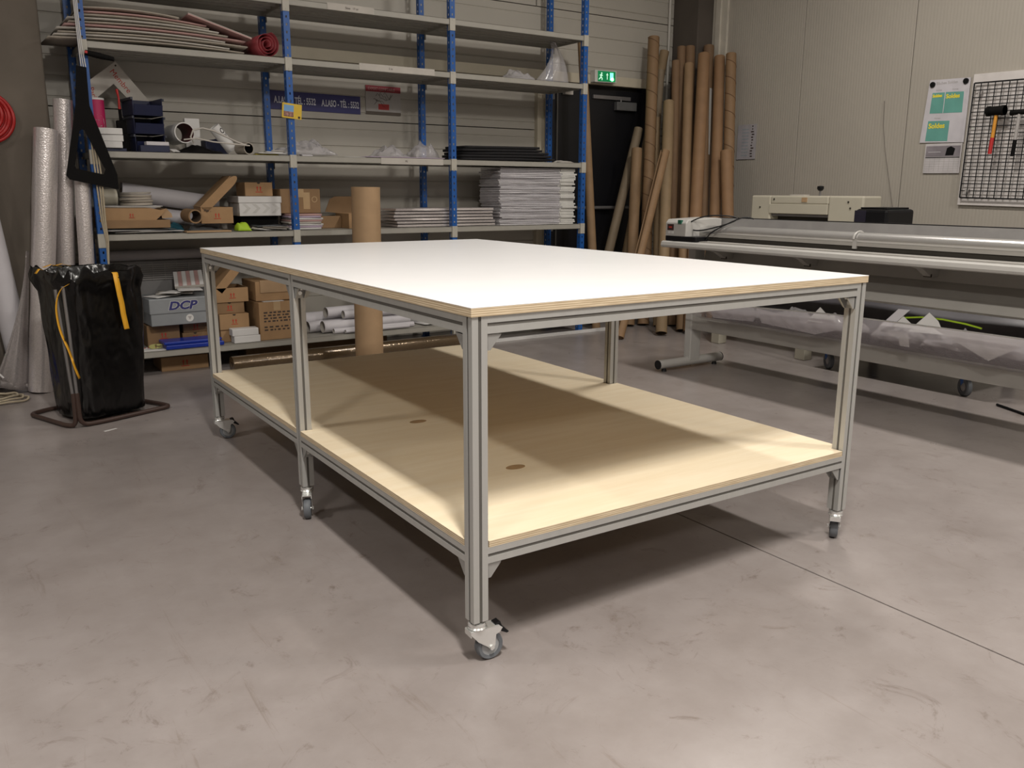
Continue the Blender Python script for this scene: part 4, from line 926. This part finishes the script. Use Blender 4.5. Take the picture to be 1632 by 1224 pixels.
for kind, b, tp, rr, lb in TUBES:
    p0 = Vector((b[0], b[1], 0)); p1 = Vector(tp); dv = (p1-p0).normalized()
    lift = rr*math.sqrt(max(0, 1-dv.z**2))+.001; p0.z = lift; ax = p1-p0
    t = thing('cardboard_tube', lb, 'tube', tuple(p0), 0, 'cardboard tubes leaning in the back corner')
    a_ = (Vector((1,0,0))-dv*dv.x).normalized(); b_ = dv.cross(a_)
    if kind == 'split':
        mm = M(); n = 22; arc = [R(205)+R(310)*j/n for j in range(n+1)]; vs = []
        for ro in (rr, rr-.006):
            for q in (Vector((0,0,0)), ax):
                for an in arc: vs.append(q+(a_*math.cos(an)+b_*math.sin(an))*ro)
        k = n+1; ff = []
        for j in range(n): ff += [(j, j+1, k+j+1, k+j), (2*k+j+1, 2*k+j, 3*k+j, 3*k+j+1), (j+1, j, 2*k+j, 2*k+j+1), (k+j, k+j+1, 3*k+j+1, 3*k+j)]
        ff += [(0, k, 3*k, 2*k), (n, 2*k+n, 3*k+n, k+n)]
        mm.add(vs, ff); mm.obj('wall', TM[kind], t, smooth=40)
    else:
        mm = M().pipe((0,0,0), ax, rr, rr-.007, 24); mm.m = [1 if (i % 4) == 1 else 0 for i in range(len(mm.f))]
        mm.obj('wall', [TM[kind], KIN], t, smooth=40)
    if kind == 'spiral':
        L0 = ax.length; pts = []; turns = L0/.165; N = int(turns*20)
        for i in range(N+1):
            q = i/N; an = -2*math.pi*turns*q; pts.append(ax*q+(a_*math.cos(an)+b_*math.sin(an))*(rr-.0006))
        M().sweep(pts, .0042, 4).obj('spiral_seam', SEAM, t)
    if kind == 'wrapped':
        mm = M(); an0 = R(250)
        mm.grid(lambda s, q: tuple(ax*(.60+.24*q)+(a_*math.cos(an0+s*.5)+b_*math.sin(an0+s*.5))*(rr+.002)), 4, 6); mm.obj('film_strip', pm('shiny_film', (.55,.54,.52), .08, .3), t, smooth=60)

# exit sign over the door
t = thing('exit_sign', 'lit green emergency exit sign above the dark door', 'sign', (4.345, 4.862, 2.292), (0, R(-1), R(0)))
M().box(-.13, .13, -.03, .043, -.055, .055).obj('housing', pm('sign_white', (.60,.60,.56), .4), t, bevel=.006)
pn = M().box(-.098, .112, -.034, -.030, -.046, .046).obj('green_panel', emis('exit_green', (.0, .22, .07), .35), t)
WG = emis('exit_white', (.55, .85, .65), .6)
M().box(.045, .085, -.0355, -.034, -.034, .034).obj('door_symbol', emis('exit_bright', (.12, 1., .35), 2.2), pn)
M().prism([(-.012, -.028), (-.004, -.028), (-.004, .01), (.006, .01), (-.008, .03), (-.022, .01), (-.012, .01)], .0012, FR(.02, -.034, 0)).obj('arrow_symbol', WG, pn)
mn_ = M(); mn_.cyl((-.055, -.034, .026), (-.055, -.0355, .026), .008, n=12)
for a, b, ww in (((-.060, .016), (-.064, -.008), .006), ((-.064, -.008), (-.048, -.020), .005), ((-.048, -.020), (-.052, -.036), .004), ((-.064, -.008), (-.078, -.022), .005), ((-.078, -.022), (-.088, -.030), .004), ((-.060, .014), (-.044, .004), .004), ((-.062, .014), (-.078, .006), .004)):
    dx, dz = b[0]-a[0], b[1]-a[1]; ln = math.hypot(dx, dz); nx, nz = -dz/ln*ww, dx/ln*ww
    mn_.prism([(a[0]+nx, a[1]+nz), (a[0]-nx, a[1]-nz), (b[0]-nx, b[1]-nz), (b[0]+nx, b[1]+nz)], .0015, FR(0, -.034, 0))
mn_.obj('running_man_symbol', WG, pn)
M().cyl((.072, -.0355, -.024), (.072, -.038, -.024), .014, n=16).obj('pilot_lamp', emis('exit_lamp', (.15, 1., .35), 25.), pn)
tag(M().box(3.93, 4.02, 4.905, 4.95, 2.115, 2.17).box(3.935, 4.015, 4.903, 4.906, 2.138, 2.142).obj('door_sensor', WHT2, bevel=.004), 'small white sensor box at the top left of the dark door', 'sensor')

# ------------------------------------------------------------------ right wall things
t = thing('tool_grid_board', 'white board with black wire tool grid on the right wall', 'board', (5.49, 1.955, 1.15), (R(1.0), 0, 0))
M().box(-.012, .008, -1.05, 0, 0, .945).obj('backboard', pm('white_board', (.62,.585,.57), .5), t, bevel=.002)
mm = M(); wv = []
for k in range(17): mm.cyl((-.035, -1.03, .055+k*.0515), (-.035, -.028, .055+k*.0515), .0036 if k % 16 else .0055, n=6)
for k in range(20): mm.cyl((-.039, -.028-k*.0515, .055), (-.039, -.028-k*.0515, .055+16*.0515), .0036 if k else .0055, n=6)
mm.obj('wire_grid', BLK, t)
for (yy, zz) in ((-.075, .80), (-.075, .10)):
    M().prism([(-.018, .018), (.018, .018), (0, -.022)], .02, WE(-.020, yy, zz)).obj('hook_clip', GREYP, t)
def hammer(name, label, yy, zt, hw, hh, m1, m2, mh, ln):
    t = thing(name, label, 'hammer', (5.40, yy, zt))
    M().cyl((0, hw/2, 0), (0, -hw/2, 0), hh/2, n=18).cyl((0, hw/2, 0), (0, hw/2-.02, 0), hh/2+.003, n=18).cyl((0, -hw/2+.02, 0), (0, -hw/2, 0), hh/2+.003, n=18).obj('head', mh, t, smooth=40)
    M().cyl((0, -.004, -hh*.3), (0, .004, -ln*.62), .012, .0125).obj('handle', m1, t, smooth=40)
    M().cyl((0, .004, -ln*.62), (0, .010, -ln), .0135, .0135).obj('grip', m2, t, smooth=40)
    M().cyl((0, 0, 0), (.045, 0, 0), .004, n=8).obj('hanging_peg', STEELT, t)
hammer('rubber_mallet', 'black mallet with orange and red handle hanging on the wire grid', 1.70, 1.816, .125, .066, ORNG, REDH, BLKM, .30)
hammer('hammer', 'black hammer with grey and black handle hanging right of the mallet', 1.537, 1.795, .115, .034, GREYP, BLKM, BLKM, .30)
t = thing('print_poster', 'white poster with three teal squares lettered in yellow on the right wall', 'poster', (5.494, 0, 0))
Q = Matrix(((0,0,-1,0),(-1,0,0,0),(0,1,0,0),(0,0,0,1)))
def WP(pts): return [(-a, b) for a, b in pts]
M().prism(WP([(2.289, 2.088), (1.967, 2.078), (1.968, 1.613), (2.324, 1.623)]), .003, Q).obj('sheet', pm('poster_white', (.54,.52,.555), .6), t)
for pts in ([(2.257, 1.991), (2.158, 1.988), (2.160, 1.836), (2.265, 1.839)], [(2.150, 1.989), (2.008, 1.983), (2.006, 1.832), (2.154, 1.836)], [(2.269, 1.783), (2.096, 1.777), (2.098, 1.627), (2.278, 1.633)]):
    sq = M().prism(WP(pts), .0012, Q, .003).obj('teal_square', TEAL, t)
    wdt = abs(pts[0][0]-pts[1][0]); text('Soldes', wdt*.30, WE(-.0048, pts[0][0]-wdt*.04, pts[0][1]-wdt*.30-.004), .001, .0014, sx=.98).obj('lettering', YPR, sq)
text('Bâches Soldes', .030, WE(-.0036, 2.235, 2.048), .0008).obj('title', GREYP, t)
for s, y, z in (('Format', 2.23, 2.003), ('Format', 2.10, 2.0), ('Format', 2.22, 1.795)): text(s, .016, WE(-.0036, y, z), .0006).obj('caption', GREYP, t)
for y, z in ((2.262, 2.052), (2.000, 2.055)): M().cyl((-.003, y, z), (-.012, y, z), .021, n=20).obj('magnet', BLK, t, smooth=40)
t = thing('wall_calendar', 'white wall calendar with grey photo header beside the tool grid', 'calendar', (5.494, 2.12, 1.50), (R(.6), 0, 0))
M().box(-.006, 0, -.145, .148, -.112, .110).obj('pages', pm('calendar_white', (.52,.495,.505), .6), t)
hp = M().box(-.0068, -.006, -.137, .140, .012, .092).obj('photo_header', pm('header_grey', (.22,.20,.22), .5, 0, .25, 6), t)
M().prism([(.02, .02), (.085, .02), (.095, .07), (.06, .088), (.03, .075)], .001, WE(-.0068, 0, 0)).obj('photo_subject', BLK, hp)
M().box(-.0074, -.0068, .02, .12, .045, .049).obj('photo_text', FOAM, hp)
mm = M()
for k in range(7): mm.box(-.0066, -.006, -.137, .140, -.098+k*.018, -.0965+k*.018)
for k in range(8): mm.box(-.0066, -.006, -.135+k*.039, -.1335+k*.039, -.10, .008)
mm.obj('date_grid', GREYP, t)
M().box(-.0068, -.006, -.137, .140, .002, .008).obj('weekday_row', BLK, t)
t = thing('wall_notice', 'small white printed notice on the right wall beside the tubes', 'notice', (5.494, 4.11, 1.705))
M().box(-.003, 0, -.125, .105, -.16, .16).obj('sheet', pm('notice_white', (.38,.36,.38), .6), t)
mm = M(); rr = random.Random(5)
for k in range(9): mm.box(-.0036, -.003, -.03, .05, -.13+k*.030, -.118+k*.030)
mm.obj('print_block', pm('notice_grey', (.30,.33,.36), .7), t)
mm = M()
for k in range(12): mm.box(-.0036, -.003, -.09+rr.uniform(-.01, .01), -.065+rr.uniform(-.008, .008), -.14+k*.025, -.128+k*.025)
mm.obj('print_marks', INK, t)
single(M().sweep([(0, 2.67, 1.965), (0, 2.66, 1.78), (0, 2.622, 1.574), (0, 2.563, 1.349), (0, 2.505, 1.124), (0, 2.48, .9)], .0026, 6), 'wall_cable', pm('cable_grey', (.19,.17,.15), .6), 'thin grey cable hanging down the right wall above the cutter', 'cable', (5.494, 0, 0), 0, smooth=60)

# ------------------------------------------------------------------ paper guillotine behind the trimmer
t = thing('paper_guillotine', 'cream industrial paper guillotine standing against the right wall', 'machine', (4.72, 2.68, 0))
mm = M().box(-.12, .10, .326, .526, .70, 1.213).box(-.12, .10, -.526, -.226, .70, 1.213).box(-.12, .10, -.226, .326, 1.146, 1.213).obj('portal', MACH, t, bevel=.012)
M().box(-.125, -.09, -.222, .335, 1.073, 1.148).obj('clamp_plate', MACH, t, bevel=.003)
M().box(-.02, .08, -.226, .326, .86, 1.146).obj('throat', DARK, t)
M().box(-.10, -.085, -.222, .326, 1.052, 1.070).obj('blade', STEELT, t)
M().box(-.45, .45, -.55, .55, .78, .85).obj('table', MACH, t, bevel=.006)
for yy in (-.32, .54):
    for xx in (-.40, .38): M().box(xx-.045, xx+.045, yy-.045, yy+.045, 0, .78).obj('leg', MACH, t, bevel=.006)
M().box(-.125, -.12, -.03, .02, 1.165, 1.20).obj('sticker', KRAFT2, t)
for yy, zz in ((.43, 1.12), (-.42, 1.125), (-.40, 1.17), (.29, 1.185)): M().cyl((-.125, yy, zz), (-.118, yy, zz), .007, n=10).obj('screw', DARK, t)
M().cyl((-.05, -.09, 1.213), (-.05, -.09, 1.255), .008, n=10).obj('knob_stem', STEELT, t)
M().lathe([(0, 1.250), (.016, 1.252), (.026, 1.268), (.024, 1.285), (0, 1.290)], 20, Matrix.Translation((-.05, -.09, 0))).obj('knob', BLK, t, smooth=40)
M().box(-.08, -.02, .03, .17, 1.2132, 1.222).obj('scale_plate', WHT2, t)

# ------------------------------------------------------------------ trolley with the black printer
t = thing('trolley', 'low trolley on grey casters with blue brackets behind the trimmer', 'trolley', (0, 0, 0))
M().box(4.10, 4.80, .90, 2.105, .94, .975).obj('top', TRIMG, t, bevel=.003)
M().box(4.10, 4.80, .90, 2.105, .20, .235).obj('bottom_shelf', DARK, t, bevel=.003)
for x in (4.12, 4.76):
    for y in (.92, 2.06): M().box(x-.018, x+.018, y-.018, y+.018, .235, .94).obj('post', TRIMG, t)
for x in (4.185, 4.72):
    for y in (1.03, 2.03):
        M().prism([(-.03, .20), (.03, .20), (.022, .12), (.006, .065), (-.006, .065), (-.022, .12)], .044, FR(x, y+.025, 0)).obj('caster_bracket', BLUE, t)
        wq = M().lathe([(.03, -.016), (.052, -.018), (.060, -.012), (.060, .012), (.052, .018), (.03, .016), (.03, -.016)], 28, Matrix.Translation((x, y, .060)) @ Matrix.Rotation(R(60), 4, 'Z') @ Matrix.Rotation(math.pi/2, 4, 'X')).obj('caster_wheel', RUB, t, smooth=40)
        M().lathe([(0, -.02), (.03, -.012), (.03, .012), (0, .02)], 20, Matrix.Translation((x, y, .060)) @ Matrix.Rotation(R(60), 4, 'Z') @ Matrix.Rotation(math.pi/2, 4, 'X')).obj('hub', GREYP, wq, smooth=40)
t = thing('printer', 'black desktop printer beside the cream guillotine', 'printer', (4.55, 1.95, .9765))
M().box(-.16, .16, -.135, .12, 0, .15).obj('body', BLK, t, bevel=.02)
M().box(-.165, -.155, .03, .12, .06, .14).obj('front_panel', pm('printer_gloss', (.02,.018,.03), .15), t, bevel=.003)
M().box(-.13, .13, -.11, .10, .15, .162).obj('lid', BLK, t, bevel=.005)
M().box(-.166, -.158, -.12, .10, .02, .04).obj('paper_slot', DARK, t)

# ------------------------------------------------------------------ large format trimmer
tr = thing('rotary_trimmer', 'long grey floor-standing sheet trimmer with film catch basket', 'trimmer', (0, 0, 0))
Y0, Y1 = -1.0, 2.665
def along(poly, y0, y1, name, mat, parent=tr, **k):
    return M().prism(poly, y1-y0, Matrix(((1,0,0,0),(0,0,1,y0),(0,1,0,0),(0,0,0,1)))).obj(name, mat, parent, **k)
along([(3.10, .885), (3.106, .905), (3.12, .912), (3.58, .912), (3.58, .868), (3.115, .868), (3.104, .873)], Y0, Y1, 'table_board', TRIML)
along([(3.16, .912), (3.56, .912), (3.56, .918), (3.16, .918)], Y0, 2.45, 'bed_mat', TRIMG)
rail = along([(3.30+.036*math.cos(a*math.pi/14)*1.15, .985+.036*math.sin(a*math.pi/14)) for a in range(28)], Y0, 2.50, 'guide_rail', SILV, smooth=30)
along([(3.262, .946), (3.338, .946), (3.338, .966), (3.262, .966)], Y0, 2.46, 'rail_foot', TRIMG)
along([(3.27, .919), (3.33, .919), (3.33, .945), (3.27, .945)], Y0, 2.44, 'cutting_strip', DARK)
along([(3.475, .919), (3.50, .919), (3.512, 1.052), (3.525, 1.058), (3.525, 1.064), (3.500, 1.064)], Y0, 2.55, 'back_guard', pm('guard_grey', (.34,.33,.325), .35, .3))
M().sweep([(3.508, Y0, 1.067), (3.508, 1.2, 1.068), (3.508, 2.5, 1.066)], .003, 6).obj('edge_wire', BLK, tr)
st = M(); 
for a in range(15):
    an = R(-60)+R(230)*a/14
st.sweep([(3.30+.047*math.cos(R(-70)+R(250)*a/14)*1.12, 1.255+.0, .985+.041*math.sin(R(-70)+R(250)*a/14)) for a in range(15)], .006, 6)
st.obj('rail_clamp', TRIML, tr, smooth=60)
M().box(3.258, 3.27, 1.243, 1.267, .93, .985).obj('rail_clamp_tail', TRIML, tr)
hb = along([(3.13, .935), (3.13, 1.035), (3.15, 1.058), (3.42, 1.068), (3.47, 1.06), (3.47, .935)], 2.46, 2.655, 'head_box', TRIML, bevel=.006)
M().box(3.128, 3.133, 2.575, 2.635, .985, 1.025).obj('control_sticker', pm('sticker_dark', (.05,.02,.02), .4), hb)
M().box(3.1275, 3.1285, 2.59, 2.62, 1.0, 1.01).obj('sticker_mark', REDP, hb)
for yy in (2.615, 2.585): M().box(3.1275, 3.133, yy-.010, yy+.010, .962, .978).obj('switch', WHT, hb)
M().box(3.125, 3.24, 2.36, 2.65, .913, .948).obj('motor_housing', BLK, tr, bevel=.006)
M().box(3.122, 3.14, 2.50, 2.53, 1.03, 1.055).obj('green_tag', pm('green_tag', (.01,.10,.06), .6), tr)
M().sweep(fillet([(3.14, 2.55, .95), (3.15, 2.50, 1.02), (3.22, 2.40, 1.085), (3.30, 2.28, 1.09), (3.36, 2.20, 1.075), (3.30, 2.22, 1.04), (3.20, 2.36, .99), (3.19, 2.46, .985), (3.24, 2.5, 1.01)], .08), .0045, 7).obj('power_cable', BLK, tr, smooth=60)
M().sweep(fillet([(3.22, 2.36, .93), (3.20, 2.30, .98), (3.28, 2.20, 1.05), (3.34, 2.14, 1.085), (3.38, 2.10, 1.07)], .06), .0045, 7).obj('power_cable', BLK, tr, smooth=60)
along([(3.44, .868), (3.42, .775), (3.405, .765), (3.33, .705), (3.25, .655), (3.262, .643), (3.35, .69), (3.45, .75), (3.47, .868)], Y0, 2.56, 'apron', TRIMG)
for yy in (.84, 1.62, 2.3):
    M().prism([(3.20, .866), (3.43, .866), (3.43, .80), (3.36, .80), (3.28, .845)], .04, Matrix(((1,0,0,0),(0,0,1,yy),(0,1,0,0),(0,0,0,1)))).obj('support_bracket', TRIMG, tr)
    M().box(3.355, 3.365, yy-.002, yy+.042, .798, .815).obj('bracket_tip', DARK, tr)
for yy in (2.60, -.75):
    M().box(3.335, 3.435, yy-.032, yy+.032, .055, .868).obj('leg', TRIML, tr, bevel=.006)
    ft = M().cyl((3.065, yy+.06-.06, .052), (3.673, yy+.0, .052), .032, n=20).obj('foot', TRIML, tr, smooth=40)
    for xx, s in ((3.062, -1), (3.676, 1)): M().cyl((xx, yy, .052), (xx+.004*s, yy, .052), .0325, n=20).obj('end_cap', BLK, ft)
    for xx in (3.12, 3.62): M().cyl((xx, yy, 0), (xx, yy, .022), .02, .014, n=14).obj('levelling_foot', BLK, ft)
M().box(3.345, 3.42, Y0+.2, 2.57, .285, .372).obj('lower_beam', TRIMG, tr, bevel=.004)
rim = [(3.16, 2.48, .515), (3.15, 2.1, .528), (3.145, 1.85, .538), (3.14, 1.3, .562), (3.135, .6, .572), (3.13, -.2, .575), (3.13, -.9, .575)]
M().sweep(rim, .0045, 8).obj('basket_rail', ZINC, tr, smooth=60)
for yy in (2.48, -.9): M().sweep([(3.15, yy, .53), (3.30, yy, .50), (3.385, yy, .46)], .006, 8).obj('basket_arm', STEELT, tr)
def rimz(y):
    for (a, b) in zip(rim[:-1], rim[1:]):
        if b[1] <= y <= a[1]: q = (a[1]-y)/(a[1]-b[1]); return a[0]+(b[0]-a[0])*q, a[2]+(b[2]-a[2])*q
    return rim[-1][0], rim[-1][2]
def fr_(s, q):
    y = 2.46-3.34*s; x0, z0 = rimz(y); w_ = .012*math.sin(31*s+3*q)+.008*math.sin(97*s+5*q)+.004*math.sin(190*s-4*q)
    x = x0+(3.338-x0)*q**2.2-.035*math.sin(math.pi*q)*(1-q*.3)+w_*math.sin(math.pi*q)*.6; z = z0+(.372-z0)*q
    return (x, y, z)
M().grid(fr_, 240, 12).obj('catch_film', HAZE, tr, smooth=60)
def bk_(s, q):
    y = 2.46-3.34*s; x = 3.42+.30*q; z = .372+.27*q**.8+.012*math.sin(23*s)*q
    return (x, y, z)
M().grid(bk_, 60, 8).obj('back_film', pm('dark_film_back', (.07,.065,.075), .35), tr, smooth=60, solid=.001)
# scraps in the basket
SC = [(2.05, 3.335, .448, 0.26, .17, 0.10, 21, CLEAR, 'clear film heap at the far left end of the catch basket'),
      (1.70, 3.335, .448, 0.28, .17, 0.13, 22, CLEAR, 'clear film heap with bright creases left in the catch basket'),
      (1.32, 3.335, .448, 0.22, .17, 0.15, 23, CLEAR, 'milky film heap behind the table corner in the catch basket'),
      (.98, 3.335, .448, 0.26, .17, 0.15, 24, CLEAR, 'crinkled clear film heap in the middle of the catch basket'),
      (.66, 3.335, .448, 0.28, .17, 0.15, 25, CLEAR, 'clear film heap beside the standing white offcut'),
      (.36, 3.335, .448, 0.26, .17, 0.15, 26, CLEAR, 'bluish milky film heap at the right of the catch basket'),
      (.02, 3.335, .448, 0.28, .17, 0.15, 27, CLEAR, 'milky film heap at the far right of the catch basket')]
for y, x, z, ly, lx, h_, sd, mt, lb in SC:
    single(crumple(lx, ly, h_, sd, 22), 'film_offcut', mt, lb, 'film scrap', (x, y, z), 0, smooth=25, solid=.0008)
def card_scrap(label, pts, y, x, z, lean, turn=0., mat=WHT, th=.002):
    xd = Vector((0, -1, 0)); yd = Vector((-lean, 0, 1)).normalized()
    if turn: xd = (xd*math.cos(turn)+Vector((1, 0, 0))*math.sin(turn)).normalized(); yd = (yd-xd*yd.dot(xd)).normalized()
    nn = xd.cross(yd); mx = Matrix(((xd.x, yd.x, nn.x, 0), (xd.y, yd.y, nn.y, 0), (xd.z, yd.z, nn.z, 0), (0, 0, 0, 1)))
    return single(M().prism(pts, th, mx), 'white_offcut', mat, label, 'scrap', (x, y, z))
card_scrap('white pointed card offcut standing up in the catch basket', [(-.08, 0), (.10, 0), (.06, .07), (.01, .11)], .76, 3.215, .52, -.3, .3)
card_scrap('small white offcut left of the pointed card in the catch basket', [(-.06, 0), (.07, 0), (-.01, .06)], .87, 3.205, .535, -.2, .2)
card_scrap('pale grey strip slanting out of the catch basket', [(0, 0), (.06, 0), (.14, .10), (.08, .10)], 1.02, 3.22, .525, -.3, .3, FOAM)
card_scrap('bright white offcut near the table post in the catch basket', [(-.10, 0), (.09, 0), (.07, .06), (.03, .045), (-.03, .09)], 1.38, 3.20, .495, -.2, .1)
card_scrap('large white triangular sheet showing through the catch film', [(-.24, .15), (.26, .15), (.03, 0)], .45, 3.237, .425, .45)
card_scrap('small white rectangle showing through the catch film', [(-.06, .09), (.06, .09), (.06, .05), (.055, 0), (0, 0), (0, .055), (-.06, .055)], .90, 3.237, .43, .45)
card_scrap('wide pale sheet showing through the left of the catch film', [(-.30, .02), (.1, .0), (.28, .06), (.25, .12), (-.05, .10), (-.32, .12)], 1.55, 3.237, .415, .42, 0, FOAM)
card_scrap('pale sheet showing through the catch film at the far left', [(-.2, .0), (.15, .02), (.2, .09), (-.22, .08)], 2.08, 3.250, .412, .42, 0, FOAM)
card_scrap('crumpled pale sheet showing through the right of the catch film', [(-.2, .01), (.16, .0), (.22, .13), (-.05, .09), (-.2, .14)], .02, 3.237, .425, .45, 0, FOAM)
single(M().sweep([(3.27, .93, .575), (3.275, .82, .592), (3.28, .70, .594), (3.285, .58, .585), (3.29, .50, .572)], .005, 6), 'yellow_strap', LIME, 'thin yellow strap lying over the film in the catch basket', 'strap', (0, 0, 0), 0, smooth=60)
single(M().sweep([(4.10, .78, .008), (3.98, .52, .008), (3.97, .2, .008), (4.05, -.4, .008)], .008, 7), 'floor_cable', BLK, 'black cable on the floor under the trimmer at the right edge', 'cable', (0, 0, 0), 0, smooth=60)
